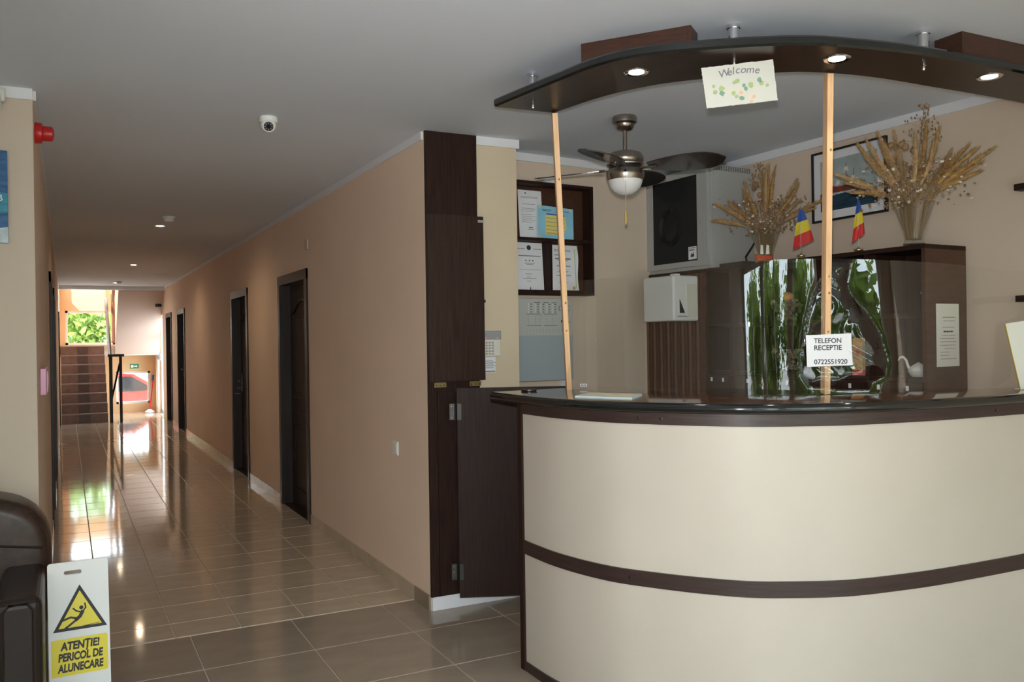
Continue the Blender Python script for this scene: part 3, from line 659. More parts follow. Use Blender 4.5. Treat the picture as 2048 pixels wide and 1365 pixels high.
# ------------------------------------------------------------------ the pier: cladding, folded flap, half door, keypad
o = thing('pier_cladding', 'tall dark wood cladding board on the pier end from floor to ceiling', 'cladding', (XR, YC, 0))
MB().box(-.004, .310, -.016, -.0005, .077, CEIL-.001).build('board', 'wenge', o)
MB().box(.045, .20, -.026, -.0165, .08, 1.215).build('hinge_board', 'wenge', o)
o = thing('counter_flap', 'dark wood counter flap folded up against the pier cladding', 'flap', (XR, YC-.016, 1.262))
MB().box(-.010, .325, -.045, -.012, .012, .935).build('flap_board', 'wenge_flap', o)
MB().box(-.013, -.0105, -.046, -.011, .012, .935).build('black_edge', 'black_plastic', o)
for x in (.03, .245):
    hg = MB().box(x, x+.07, -.006, -.0005, -.022, .004).build('hinge', 'brass', o)
    for k in range(3): MB().lathe([(.004, 0), (.002, .002)], 8, M=Matrix.Translation((x+.012+k*.023, -.006, -.012)) @ Matrix.Rotation(R(90), 4, 'X')).build('screw', 'chrome', hg)
MB().box(.29, .325, -.049, -.0455, .90, .915).build('catch_plate', 'chrome', o)
MB().box(.3255, .338, -.035, -.02, .45, .465).build('latch', 'black_plastic', o)
h0 = Vector((1.905, 4.375, 0)); dd = Vector((.27, -.11, 0)).normalized()
o = thing('half_door', 'open dark wood half door beside the reception desk', 'door', (h0.x, h0.y, .075), math.atan2(dd.y, dd.x))
MB().box(.012, .62, -.012, .012, 0, 1.16).build('door_board', 'wenge', o)
for z in (.10, .985):
    hg = MB().box(-.030, -.002, -.014, -.009, z, z+.09).box(.0125, .035, -.018, -.0125, z, z+.09).build('hinge', 'steel_dark', o)
    MB().tube([(.004, -.018, z-.006), (.004, -.018, z+.096)], .007, 8).build('hinge_pin', 'steel_dark', hg)
    for k in (0, 1, 2): MB().lathe([(.004, 0), (.002, .002)], 8, M=Matrix.Translation((-.018, -.0145, z+.015+.03*k)) @ Matrix.Rotation(R(90), 4, 'X')).build('screw', 'brass', hg)
kp = thing('alarm_keypad', 'cream alarm keypad with two red lights on the pier', 'keypad', (2.165, YC, 1.405))
MB().box(-.055, .058, -.022, -.0005, 0, .145, bev=.005).build('housing', 'offwhite_plastic', kp)
d = MB().box(-.055, .058, -.026, -.0225, .096, .147, bev=.003).build('display', 'grey_plastic', kp)
for x in (-.038, .034): MB().ball((x, -.027, .105), .003, n=8).build('indicator', 'led_red', d)
for i in range(4):
    for j in range(5): MB().box(-.040+i*.019, -.028+i*.019, -.0245, -.0222, .010+j*.016, .019+j*.016, bev=.0015).build('key', 'grey_plastic' if i < 3 else 'white_plastic', kp)
cd = MB().box(-.046, .030, -.006, -.0005, -.092, -.004).build('instruction_card', 'paper', kp)
for k in range(8): MB().box(-.038, .012+.01*(k % 3), -.0068, -.0062, -.026-k*.006, -.0235-k*.006).build('print_line', 'ink_grey', cd)
MB().box(-.042, .026, -.0068, -.0062, -.088, -.083).build('print_line', 'flag_blue', cd)

# ------------------------------------------------------------------ reception rear wall: shelf, certificates, fire panel
RZB = math.atan(.075)
sx0 = 2.36; SW = .660; sh = thing('certificate_shelf', 'dark wood open wall shelf holding four certificates', 'shelf', (sx0, BWY(sx0)-.001, 1.775), RZB)
SHH = .70; DP = .10; tk = .018
XD = .330
for nm, b in (('top_board', (0, SW, -DP, 0, SHH-tk, SHH)), ('bottom_board', (0, SW, -DP, 0, 0, tk+.012)), ('side_board', (0, tk, -DP, 0, tk+.0121, SHH-tk-.0001)), ('side_board', (SW-tk, SW, -DP, 0, tk+.0121, SHH-tk-.0001)),
              ('middle_shelf', (tk+.0001, SW-tk-.0001, -DP+.004, -.007, .335, .335+tk)), ('divider', (XD-.009, XD+.009, -DP+.006, -.007, tk+.0122, .3349)), ('back_board', (tk, SW-tk, -.0065, -.0005, tk+.0121, SHH-tk-.0001))):
    box(nm, 'wenge' if nm != 'back_board' else 'wenge_red', sh, *b)
def sheet(name, label, x, z, w_, h_, y_, m, rot=0, curl=0, cat='certificate'):
    o = thing(name, label, cat, (0, 0, 0), group='certificates on the wall shelf'); M_ = sh.matrix_basis.copy()
    o.location = Matrix.Translation(sh.location) @ Matrix.Rotation(RZB, 4, 'Z') @ Vector((x, y_, z)); o.rotation_euler = (R(-4), rot, RZB)
    mb = MB(); N = 10
    for i in range(N):
        for t0, t1 in ((i/N, (i+1)/N),): 
            f_ = lambda t: curl*math.sin(math.pi*2*t)
            mb.quad((f_(t0), -.0004, h_*t0), (w_+f_(t0), -.0004, h_*t0), (w_+f_(t1), -.0004, h_*t1), (f_(t1), -.0004, h_*t1))
            mb.quad((f_(t0), .0004, h_*t0), (w_+f_(t0), .0004, h_*t0), (w_+f_(t1), .0004, h_*t1), (f_(t1), .0004, h_*t1))
    mb.build('sheet', m, o); return o
def lines(o, specs, m='ink_grey'):
    for x0, x1, z, t in specs: MB().box(x0, x1, -.0012, -.0006, z, z+t).build('print_line', m, o)
zA, zB = 1.775+.335+tk-1.775, tk+.013
S1 = sheet('certificate', 'plain white printed certificate at the upper left of the wall shelf', .142, zA+.001, .175, .305, -.030, 'paper')
lines(S1, [(.02, .145, .262-k*.007, .0025) for k in range(2)] + [(.03, .125, .215, .003)] + [(.02, .13-.01*(k % 3), .188-k*.009, .0022) for k in range(3)] + [(.02, .10+.02*(k % 2), .150-k*.012, .0022) for k in range(5)] + [(.07, .10, .065, .008), (.06, .11, .055, .003)])
MB().lathe([(.005, 0), (.005, .0006)], 10, M=Matrix.Translation((.055, -.0006, .286)) @ Matrix.Rotation(R(90), 4, 'X')).build('crest', 'ink', S1)
S2 = sheet('certificate', 'light blue diploma with yellow map print on the wall shelf', .258, zA+.001, .270, .212, -.062, 'paper_blue', rot=R(2.5))
MB().prism([(.055, .03), (.055, .155), (.13, .16), (.21, .150), (.215, .08), (.19, .035)], -.0010, -.0005, 'y').build('map_print', 'paper_yellow', S2)
lines(S2, [(.03, .10, .187, .003), (.035, .09, .179, .003), (.15, .235, .187, .003)] , 'ink'); lines(S2, [(.06, .20, .158, .007)], 'flag_blue')
for k in range(4): MB().box(.06, .20, -.0016, -.0011, .135-k*.025, .138-k*.025).build('print_line', 'ink_grey', S2)
MB().box(.06, .16, -.0016, -.0011, .035, .045).build('print_line', 'gold_print', S2)
for x, z in ((.006, .006), (.006, .195), (.243, .006), (.243, .195)): MB().box(x, x+.013, -.0012, -.0006, z, z+.012).build('corner_mark', 'paper_yellow', S2)
S3 = sheet('certificate', 'white certificate with round crest and three stars on the lower shelf', .112, zB, .205, .300, -.030, 'paper')
MB().lathe([(.016, 0), (.016, .0006)], 18, M=Matrix.Translation((.105, -.0006, .268)) @ Matrix.Rotation(R(90), 4, 'X')).build('crest', 'ink', S3)
lines(S3, [(.02, .075, .258, .004), (.135, .20, .258, .004), (.025, .19, .213, .006), (.07, .145, .168, .003), (.08, .13, .160, .003), (.03, .19, .128, .002), (.07, .12, .10, .003), (.08, .11, .082, .003), (.05, .15, .072, .003), (.08, .11, .055, .003)])
lines(S3, [(.075+k*.026, .083+k*.026, .183, .008) for k in range(3)], 'ink'); lines(S3, [(.10, .106, .004, .016)], 'ink')
S4 = sheet('certificate', 'curled diploma with pale green border and gold seal on the lower shelf', .350, zB, .225, .292, -.050, 'paper', curl=-.006)
lines(S4, [(.045, .125, .225, .006), (.050, .17, .20, .010), (.07, .15, .192, .004), (.06, .165, .155, .006), (.07, .15, .125, .003), (.06, .14, .118, .003), (.055, .165, .095, .005), (.08, .12, .062, .003), (.07, .14, .052, .003)])
text('printed_text', 'ROMANIA', .022, 'ink', S4, .108, -.0014, .250, 'CENTER', 0, 0, .0003, spacing=1.35)
lines(S4, [(.002, .008, .02, .25)], 'print_green'); lines(S4, [(.200, .206, .02, .25)], 'print_green')
MB().lathe([(.011, 0), (.012, .001)], 14, M=Matrix.Translation((.185, -.0006, .018)) @ Matrix.Rotation(R(90), 4, 'X')).build('gold_seal', 'gold_print', S4)
jx = 2.70; o = thing('junction_box', 'small grey junction box on the wall just above the certificate shelf', 'box', (jx, BWY(jx)-.0005, 2.478), RZB)
MB().box(0, .085, -.035, 0, 0, .05, bev=.003).build('housing', 'white_trim', o); MB().box(.005, .080, -.037, -.0352, .005, .045).build('lid', 'white_trim', o)
fp = thing('fire_alarm_panel', 'grey wall fire alarm panel with keys and blue lower cover', 'alarm panel', (2.36, BWY(2.36)-.0005, 1.24), RZB)
PW = .495
MB().box(0, PW, -.085, 0, 0, .512, bev=.004).build('case', 'panel_grey', fp)
ff_ = MB().box(.006, PW-.006, -.090, -.0855, .290, .490).build('control_face', 'panel_grey', fp)
MB().box(.004, PW-.004, -.091, -.0855, .004, .282).build('lower_cover', 'panel_blue', fp)
MB().box(.385, .470, -.0935, -.0902, .436, .468).build('screen_bezel', 'ink_grey', ff_); MB().box(.390, .465, -.0945, -.0936, .440, .464).build('display', 'lcd', ff_)
for bx in (.155, .205, .245, .29, .335):
    for bz in range(4):
        MB().box(bx, bx+.008, -.0925, -.0902, .425+bz*.016, .431+bz*.016).build('button', 'white_plastic', ff_)
        MB().box(bx+.016, bx+.030, -.0908, -.0902, .426+bz*.016, .430+bz*.016).build('print_mark', 'ink', ff_)
        MB().box(bx, bx+.005, -.0915, -.0902, .350+bz*.016, .354+bz*.016).build('indicator', 'ink_grey', ff_)
for a, b, z in ((.145, .250, .414), (.270, .370, .414), (.145, .250, .342), (.270, .370, .342), (.20, .245, .485), (.27, .31, .485), (.33, .37, .485)): MB().box(a, b, -.0908, -.0902, z, z+.0025).build('print_line', 'ink', ff_)
for i in range(14):
    for j in range(2): MB().box(.145+i*.0235, .150+i*.0235, -.0912, -.0902, .305+j*.011, .309+j*.011).build('indicator', 'ink_grey', ff_)
for x in (.412, .455):
    for z in (.395, .415): MB().box(x-.012, x+.012, -.0925, -.0902, z, z+.011, bev=.001).build('button', 'panel_grey', ff_)
ks = MB().lathe([(.011, 0), (.011, .008), (.005, .009)], 14, M=Matrix.Translation((.412, -.0902, .372)) @ Matrix.Rotation(R(90), 4, 'X')).build('key_switch', 'steel_dark', ff_)
MB().box(.408, .416, -.106, -.101, .360, .380).prism([(.410, .36), (.420, .358), (.434, .322), (.428, .318)], -.105, -.1035, 'y').build('key', 'nickel', ff_)
text('printed_text', 'J100', .013, 'ink', ff_, .460, -.0907, .360)
cx_ = 2.81; o = thing('cable_duct', 'narrow white cable duct under the fire alarm panel', 'duct', (cx_, BWY(cx_)-.0005, .3), RZB); MB().box(0, .024, -.018, 0, 0, .938).build('duct_base', 'white_trim', o); MB().box(-.001, .025, -.0205, -.0182, 0, .938).build('duct_lid', 'white_trim', o)

# ------------------------------------------------------------------ tall shelf cabinet along the right wall
CZ = 1.928; n0 = Vector((3.640, 2.73)); f0 = Vector((3.560, 4.835)); ax = (n0-f0); LEN = ax.length; ca = math.atan2(ax.y, ax.x)
cab = thing('shelf_cabinet', 'long dark wood shelf cabinet along the right wall behind the desk', 'cabinet', (f0.x, f0.y, 0), ca)
DEP = .318; T = .022                                       # local: x toward the camera, +y toward the right wall, front at y = 0
box('top_board', 'wenge', cab, 0, LEN, 0, DEP, CZ-T, CZ); box('bottom_board', 'wenge', cab, .001, LEN-.001, .002, DEP, .0008, .08)
box('side_board', 'wenge_red', cab, LEN-T, LEN-.0005, .001, DEP, .0801, CZ-T-.0001); box('side_board', 'wenge', cab, .0005, T, .001, DEP, .0801, CZ-T-.0001)
box('back_board', 'wenge', cab, T, LEN-T, DEP-.012, DEP-.001, .0801, CZ-T-.0001)
divs = [.60, .80, 1.41, 1.77]
for x in divs: box('divider', 'wenge', cab, x-T/2, x+T/2, .004, DEP-.0121, .0801, CZ-T-.0001)
ed = divs + [LEN-T/2]
for a, b in zip(ed[:-1], ed[1:]):
    for z in ((1.60, 1.285) if b > 1.7 else (1.575, 1.285)): box('shelf_board', 'wenge', cab, a+T/2+.0002, b-T/2-.0002, .006, DEP-.0122, z-.02, z)
    dr = box('lower_door', 'wenge', cab, a+.003, b-.003, -.018, -.0005, .085, 1.262)
    for q in (.25, .75):
        MB().box(a+(b-a)*q-.008, a+(b-a)*q+.008, -.0195, -.0182, 1.222, 1.246).build('number_tag', 'white_trim', dr)
dl = box('slatted_door', 'wenge_red', cab, .003, .597, -.016, -.0005, .085, CZ-T-.002)
for k in range(16):
    x = .02+k*.036; MB().box(x, x+.020, -.026, -.0162, .09, CZ-T-.006, bev=.003).build('slat', 'wenge_red' if k % 2 else 'rail_wood', dl)
c2w = Matrix.Translation(cab.location) @ Matrix.Rotation(ca, 4, 'Z')
def oncab(x, y, z): return c2w @ Vector((x, y, z))
o = thing('paper_dispenser', 'white wall paper dispenser with dark triangular window by the cabinet', 'dispenser', oncab(.40, -.027, 1.60), ca)
MB().box(-.15, .15, -.205, -.0005, 0, .285, bev=.012).build('housing', 'white_plastic', o)
MB().box(.1505, .156, -.10, -.012, .03, .23, bev=.002).build('side_cover', 'offwhite_plastic', o)
MB().prism([(-.155, .05), (-.115, .05), (-.155, .135)], .1503, .1535, 'x').build('triangular_window', 'smoked', o)
MB().box(.08, .13, -.17, -.13, .2855, .297, bev=.003).build('lock', 'white_plastic', o)
MB().box(.1503, .152, -.175, -.085, .025, .033).build('outlet', 'grey_plastic', o)
# network rack on the cabinet
rk = thing('network_rack', 'grey metal network rack with smoked glass door on the cabinet', 'rack', oncab(.012, -.012, CZ+.001), ca)
RW, RH, RDp = .622, .655, .395
MB().box(0, RW, .022, RDp, 0, RH, bev=.003).build('case', 'rack_grey', rk)
dr = thing('x', None, None); bpy.data.objects.remove(dr)
fr = MB(); fr.box(0.004, .075, 0, .0215, .022, RH-.02).box(RW-.105, RW-.012, 0, .0215, .022, RH-.02).box(.075, RW-.105, 0, .0215, .022, .058).box(.075, RW-.105, 0, .0215, RH-.05, RH-.02)
df = fr.build('door_frame', 'rack_grey', rk); MB().box(.0755, RW-.1055, .006, .012, .0585, RH-.0505).build('door_glass', 'smoke_glass', df)
MB().lathe([(.008, 0), (.008, .004), (.003, .005)], 14, M=Matrix.Translation((RW-.075, -.0003, .30)) @ Matrix.Rotation(R(90), 4, 'X')).build('lock', 'chrome', df)
lb = MB().box(RW-.195, RW-.118, .0045, .0058, .068, .150).build('sticker', 'paper', df)
for z, a in ((.140, .06), (.128, .05), (.124, .045)): MB().box(RW-.188, RW-.188+a, .0038, .0043, z, z+.003).build('print_line', 'ink', lb)
MB().prism([(RW-.175, .085), (RW-.165, .112), (RW-.155, .098), (RW-.145, .115), (RW-.14, .088), (RW-.155, .082)], .0038, .0043, 'y').build('print_mark', 'ink', lb)
cb = MB(); 
for k in range(5): cb.tube([(.25+(.11-.008*k)*math.cos(q*.25), .0052, .30+(.13-.009*k)*math.sin(q*.25)) for q in range(26)], .004, 5, cap=False)
cb.build('cable_coil', 'cable', df)
MB().box(RW+.0002, RW+.003, .045, RDp-.02, .03, RH-.045).build('side_panel', 'rack_grey', rk)
vt = MB()
for i in range(16):
    for j in range(4): vt.box(RW+.0003, RW+.0012, .05+i*.02, .062+i*.02, RH-.036+j*.008, RH-.032+j*.008)
vt.build('vent_holes', 'black_plastic', rk)
# router with its antenna, boat, vases, flags on the cabinet top
o = thing('wifi_router', 'flat black router with raised antenna on the cabinet beside the rack', 'router', oncab(.80, .06, CZ+.0008), ca)
MB().box(-.11, .10, -.04, .06, 0, .022, bev=.004).build('case', 'black_plastic', o); MB().tube([(.085, .0, .02), (.075, .0, .05), (.13, .02, .13)], .006, 8).build('antenna', 'black_plastic', o, smooth=True)
def bouquet(px, py, sc, seed, lbl_v, lbl_b, nplume, lean, tall):
    p = onz(px, py, CZ+.001); loc = Vector((p.x, p.y, CZ+.0008))
    loc = loc + ray(px, py).normalized()*.12*0 + Vector((.12, .0, 0)) 
    q = onx(px, py, loc.x); loc.y = q.y
    v = thing('glass_vase', lbl_v, 'vase', loc, group='glass vases on the cabinet')
    hv = .185*sc; MB().lathe([(.002, .004), (.045*sc, .004), (.040*sc, .02*sc), (.045*sc, .06*sc), (.062*sc, .11*sc), (.078*sc, .16*sc), (.088*sc, hv), (.085*sc, hv), (.075*sc, .16*sc), (.058*sc, .11*sc), (.040*sc, .06*sc), (.034*sc, .025*sc), (.002, .02*sc)], 28, cap=False).build('vase_body', 'vase_glass', v, smooth=True)
    MB().lathe([(.001, 0.0003), (.046*sc, .0003), (.046*sc, .006), (.001, .006)], 28, cap=False).build('vase_foot', 'vase_glass', v, smooth=True)
    b = thing('dried_bouquet', lbl_b, 'dried flowers', loc + Vector((0, 0, .02)), -R(60), group='dried grass bouquets')
    rd = random.Random(seed); stems = MB()
    for i in range(nplume):
        u = -1 + 2*(i+.5)/nplume + rd.uniform(-.12, .12); a = u*R(58) + rd.uniform(-.12, .12); L = (.40 - .06*abs(u) + rd.uniform(-.10, .05))*sc; el = rd.uniform(-.35, .35)
        dirv = Vector((math.sin(a), el*.6, math.cos(a)*.95 + .1)).normalized(); base = Vector((u*.03*sc, rd.uniform(-.02, .02), .01))
        neck = Vector((u*.055*sc, rd.uniform(-.03, .03), .16*sc)); tip = neck + dirv*L + Vector((0, 0, -.05*abs(u)*sc))
        m0 = neck + dirv*L*.30; bend = rd.uniform(-1, 1)
        stems.tube([base, neck, m0], .0018, 4)
        pts = []; rr = []
        for k in range(15):
            t = k/14; c = m0.lerp(tip, t) + Vector((math.sin(t*2.2)*.02*u + .014*bend*math.sin(t*3), 0, -.04*abs(u)*t*t)); pts.append(c); rr.append((.004 + .0200*math.sin(math.pi*min(1, t*.80+.20))**.8*(1-.35*t))*sc*(1.0+.22*rd.uniform(-1, 1)))
        rr[-1] = .001; mb = MB().tube(pts, [q_*.55 for q_ in rr], 6)
        ax_ = (tip-m0).normalized()
        for k in range(300):                                # loose bristles of the seed head
            t = rd.random()**.9*.97; j = min(13, int(t*14)); c = pts[j].lerp(pts[j+1], t*14-j); r_ = rr[j]
            o_ = Vector((rd.gauss(0, 1), rd.gauss(0, 1), rd.gauss(0, 1))); o_ = (o_ - ax_*o_.dot(ax_)).normalized(); e = c + o_*r_*rd.uniform(.8, 1.35) + ax_*rd.uniform(.012, .032)*sc
            s_ = ax_.cross(o_).normalized()*.0017*sc; mb.add([c+o_*r_*.3-s_, c+o_*r_*.3+s_, e], [(0, 1, 2)])
        mb.build('plume', 'plume' if rd.random() < .75 else 'plume_pale', b)
    for i in range(46):
        u = rd.uniform(-1, 1); stems.tube([(u*.03*sc, rd.uniform(-.02, .02), .01), (u*.07*sc, rd.uniform(-.04, .04), .17*sc), (u*.17*sc, rd.uniform(-.09, .09), rd.uniform(.26, .36)*sc)], .0011, 3)
    stems.build('stems', 'dry_stem', b)
    fl_ = MB()
    for i in range(620):
        u = rd.gauss(0, .55); z = rd.uniform(.15, .36)*sc; x = u*(.09+.36*(z/sc-.15))*sc*1.3; y_ = rd.gauss(0, .04)*sc; r_ = rd.uniform(.003, .0085)*sc
        fl_.ball((x, y_, z), r_, mi=0 if rd.random() < .87 else 1, n=5, sc=(1, 1, rd.uniform(.5, 1.1)))
    tag(fl_.build('small_flower_heads', ['dry_flower', 'petal_white'], b), kind='stuff')
    for i in range(6): 
        u = rd.uniform(-.6, .1); MB().ball((u*.17*sc, rd.uniform(-.05, .05), rd.uniform(.36, .46)*sc), rd.uniform(.012, .018)*sc, n=10).build('thistle_head', 'dry_flower', b)
    rw = MB(); top = Vector((lean*sc, 0, tall*sc)); rw.tube([(0, 0, .02), (lean*.3*sc, 0, .3*sc), top], .0014, 4)
    for i in range(70):
        t = rd.uniform(.66, 1.0); c = Vector((lean*.3*sc, 0, .3*sc)).lerp(top, (t-.4)/.6); s_ = (1.08-t)*.22*sc; o_ = Vector((rd.uniform(-1, 1)*s_, rd.uniform(-1, 1)*s_, rd.uniform(0, .6)*s_)); rw.tube([c, c+o_], .0006, 3, cap=False); rw.ball(c+o_, .0032*sc, n=4, sc=(1, 1, 1.8))
    rw.build('reed_panicle', 'dry_stem', b)
bouquet(1531, 521, 1.0, 3, 'glass vase holding the smaller dried bouquet beside the network rack', 'smaller bunch of dried grass plumes beside the network rack', 15, -.03, .56)
bouquet(1828, 484, 1.08, 8, 'glass vase holding the larger dried bouquet at the cabinet end', 'larger bunch of dried grass plumes in front of the ship picture', 19, .05, .60)
def flag(px, py, zt, label, wd0, lean):
    p = onz(px, py, CZ+.001); loc = Vector((p.x+.028, 0, CZ+.0008)); loc.y = onx(px, py, loc.x).y
    o = thing('table_flag', label, 'flag', loc, -yaw, group='small tricolour table flags')
    MB().lathe([(.024, 0), (.024, .005), (.006, .012), (.004, .02)], 18).build('flag_base', 'brass', o, smooth=True)
    MB().tube([(0, 0, .01), (0, 0, zt)], .0022, 6).ball((0, 0, zt+.004), .005, n=8).build('flag_pole', 'chrome', o)
    cl_ = MB(); N = 15; K = 10; g = []
    for i in range(N+1):
        t = i/N
        for k in range(K+1):
            q = k/K; x = (q-.42)*wd0*(.12+.95*t**.8) + lean*t; g.append((x, -.006 - .012*math.sin(q*8+t*2)*t, zt-.006 - t*.195 + (q-.5)*.055*t))
    for i in range(N):
        for k in range(K): a = i*(K+1)+k; cl_.add([g[a], g[a+1], g[a+K+2], g[a+K+1]], [(0, 1, 2, 3)], min(2, i//5))
    c = cl_.build('flag_cloth', ['flag_blue', 'flag_yellow', 'flag_red'], o); c.data.shade_smooth()
flag(1602, 512, .262, 'blue yellow red table flag with wide spread cloth left of the upright batten', .115, .0)
flag(1717, 500, .262, 'blue yellow red table flag hanging narrow right of the upright batten', .070, -.010)
p = onz(1528, 524, CZ+.001); o = thing('model_boat', 'small orange and red striped wooden boat before the smaller bouquet', 'model boat', (p.x+.0, p.y-.0, CZ+.0008), -yaw)
mb = MB(); prof = []
for i in range(9):
    t = -1+2*i/8; hw = .028*math.sqrt(max(0, 1-t*t))+.002; zr = .012*t*t
    prof.append([(t*.055, -hw, .034+zr), (t*.052, -hw*.6, .004+zr*.5), (t*.052, hw*.6, .004+zr*.5), (t*.055, hw, .034+zr)])
for i in range(8):
    for k in range(3): mb.quad(prof[i][k], prof[i+1][k], prof[i+1][k+1], prof[i][k+1])
    mb.quad(prof[i][3], prof[i+1][3], prof[i+1][0], prof[i][0])
mb.build('hull', 'boat_orange', o); MB().box(-.04, .04, -.0285, -.0265, .020, .028).build('red_stripe', 'red', o)
MB().tube([(0, 0, .03), (-.004, 0, .10)], .002, 6).build('mast', 'dry_stem', o)
for k, x in enumerate((-.022, .012)): MB().prism([(x, .045), (x+.020, .045), (x+.018, .095), (x+.004, .10)], -.001, .001, 'y').build('sail', 'paper_aged', o)
# framed ship picture on the right wall
pa, pb = onx(1628, 308, 3.975), onx(1783, 425, 3.985)
Yn, Yf = onx(1782, 350, 3.985).y, onx(1628, 378, 3.975).y; zt, zb = 2.575, 2.162
pw = Yf-Yn; pf = thing('framed_picture', 'framed sailing ship print with white mat on the right wall', 'picture', (RWX(Yf)-.001, Yf, zb), R(-90)+math.atan(-.021)*1)
PH = zt-zb
MB().box(0, pw, -.02, 0, 0, .012).box(0, pw, -.02, 0, PH-.012, PH).box(0, .012, -.02, 0, .012, PH-.012).box(pw-.012, pw, -.02, 0, .012, PH-.012).build('frame', 'black_plastic', pf)
MB().box(.012, pw-.012, -.010, -.001, .012, PH-.012).build('mat_board', 'paper', pf)
x0, x1, z0, z1 = .062, pw-.062, .060, PH-.058
pr = MB().box(x0, x1, -.0108, -.0102, z0, z1).build('print_sky', 'sky_print', pf)
sw = x1-x0; sq = z1-z0
MB().prism([(x0, z0), (x1, z0), (x1, z0+sq*.30)] + [(x1-sw*k/12, z0+sq*(.31+.025*math.sin(k*1.9))) for k in range(1, 12)] + [(x0, z0+sq*.36)], -.0112, -.0109, 'y').build('print_sea', 'sea_dark', pr)
MB().prism([(x0+sw*.22, z0+sq*.34), (x0+sw*.70, z0+sq*.33), (x0+sw*.80, z0+sq*.47), (x0+sw*.60, z0+sq*.44), (x0+sw*.30, z0+sq*.45), (x0+sw*.16, z0+sq*.50)], -.0115, -.0113, 'y').build('print_hull', 'ship_red', pr)
for x, h_ in ((.34, .55), (.47, .88), (.60, .74)): MB().box(x0+sw*x-.0015, x0+sw*x+.0015, -.0117, -.0113, z0+sq*.42, z0+sq*h_).build('print_mast', 'ship_red', pr)
for a, b, c, d in ((.38, .52, .50, .60), (.42, .70, .51, .80), (.54, .50, .63, .60), (.28, .48, .36, .56)): MB().prism([(x0+sw*a, z0+sq*b), (x0+sw*c, z0+sq*b), (x0+sw*(c-.01), z0+sq*d), (x0+sw*(a+.02), z0+sq*d)], -.0119, -.01172, 'y').build('print_sail', 'paper_aged', pr)
for k in range(4): MB().prism([(x0+sw*(.1+.2*k), z0+sq*.30), (x0+sw*(.24+.2*k), z0+sq*.31), (x0+sw*(.17+.2*k), z0+sq*.34)], -.0116, -.01125, 'y').build('print_wave', 'ocean_foam', pr)
# things inside the cabinet
def shell_bowl(x, z, label, ball):
    o = thing('shell_bowl', label, 'bowl', oncab(x, .175, z+.0006), ca, group='bowls of shells in the cabinet')
    MB().lathe([(.002, .003), (.055, .003), (.075, .05), (.105, .115), (.102, .115), (.070, .05), (.05, .008), (.002, .008)], 24, cap=False).build('bowl', 'vase_glass', o, smooth=True)
    rd = random.Random(int(x*100)+3); hp = MB()
    for i in range(90):
        zz = rd.uniform(.02, .13); r_ = (.045+.042*zz/.1)*math.sqrt(rd.random()); a = rd.uniform(0, 6.28); hp.ball((r_*math.cos(a), r_*math.sin(a), zz), rd.uniform(.009, .017), n=6, sc=(1, rd.uniform(.5, 1), rd.uniform(.5, 1)))
    tag(hp.build('shells', 'shell', o), kind='stuff')
    if ball: MB().ball((.01, 0, .150), .030, n=14).build('round_shell', 'orange_ball', o, smooth=True)
shell_bowl(1.09, 1.575, 'glass bowl heaped with shells and an orange ball on the upper cabinet shelf', True)
shell_bowl(1.10, 1.285, 'glass bowl of shells on the lower cabinet shelf', False)
o = thing('dark_bottle', 'slim black bottle standing in front of the lower shell bowl', 'bottle', oncab(1.04, .036, 1.2856), ca)
MB().lathe([(.002, 0), (.028, 0), (.030, .01), (.030, .13), (.012, .19), (.011, .25), (.002, .25)], 18, cap=False).build('bottle_body', 'black_plastic', o, smooth=True); MB().lathe([(.013, .225), (.013, .258), (.002, .259)], 14).build('bottle_cap', 'steel_dark', o)
o = thing('orange_box', 'upright orange and yellow box with a red dot behind the plexiglass', 'box', oncab(1.69, .06, 1.2856), ca)
MB().box(-.03, .03, -.03, .03, .03, .195, bev=.002).build('carton', 'orange_carton', o); MB().box(-.031, .031, -.031, .031, 0, .03).build('red_foot', 'red', o)
MB().lathe([(.012, 0), (.012, .001)], 14, M=Matrix.Translation((0, -.0302, .12)) @ Matrix.Rotation(R(90), 4, 'X')).build('red_dot', 'red', o)
o = thing('slim_bottle', 'slim clear bottle with gold collar on the upper cabinet shelf', 'bottle', oncab(LEN-.085, .10, 1.6006), ca)
MB().lathe([(.002, 0), (.011, 0), (.012, .008), (.012, .085), (.007, .10), (.006, .14), (.002, .14)], 16, cap=False).build('bottle_body', 'vase_glass', o, smooth=True)
MB().lathe([(.008, .092), (.012, .094), (.012, .104), (.008, .106)], 14).build('gold_collar', 'brass', o, smooth=True); MB().ball((0, 0, .148), .008, n=10).build('stopper', 'chrome', o, smooth=True)
o = thing('paper_swan', 'white folded paper swan on the lower cabinet shelf', 'origami swan', oncab(LEN-.10, .08, 1.2856), ca)
rows = [(0, .030), (.014, .042), (.030, .048), (.046, .040), (.060, .024), (.072, .004)]
mb = MB()
for (za, ra), (zb_, rb) in zip(rows[:-1], rows[1:]):
    for k in range(16):
        a = 2*math.pi*k/16; b_ = 2*math.pi*(k+1)/16; mid = (a+b_)/2
        P1 = Vector((ra*math.cos(a), ra*math.sin(a), za)); P2 = Vector((ra*math.cos(b_), ra*math.sin(b_), za)); P3 = Vector((rb*math.cos(mid)*1.06, rb*math.sin(mid)*1.06, zb_)); P4 = Vector((ra*.9*math.cos(mid), ra*.9*math.sin(mid), za))
        mb.add([P1, P2, P3], [(0, 1, 2)]); mb.add([P1, P3, P4], [(0, 1, 2)])
    for k in range(16): 
        a = 2*math.pi*k/16; b_ = 2*math.pi*(k+1)/16; mb.quad((ra*math.cos(a), ra*math.sin(a), za), (ra*math.cos(b_), ra*math.sin(b_), za), (rb*math.cos(b_), rb*math.sin(b_), zb_), (rb*math.cos(a), rb*math.sin(a), zb_))
mb.build('swan_body', 'paper_aged', o)
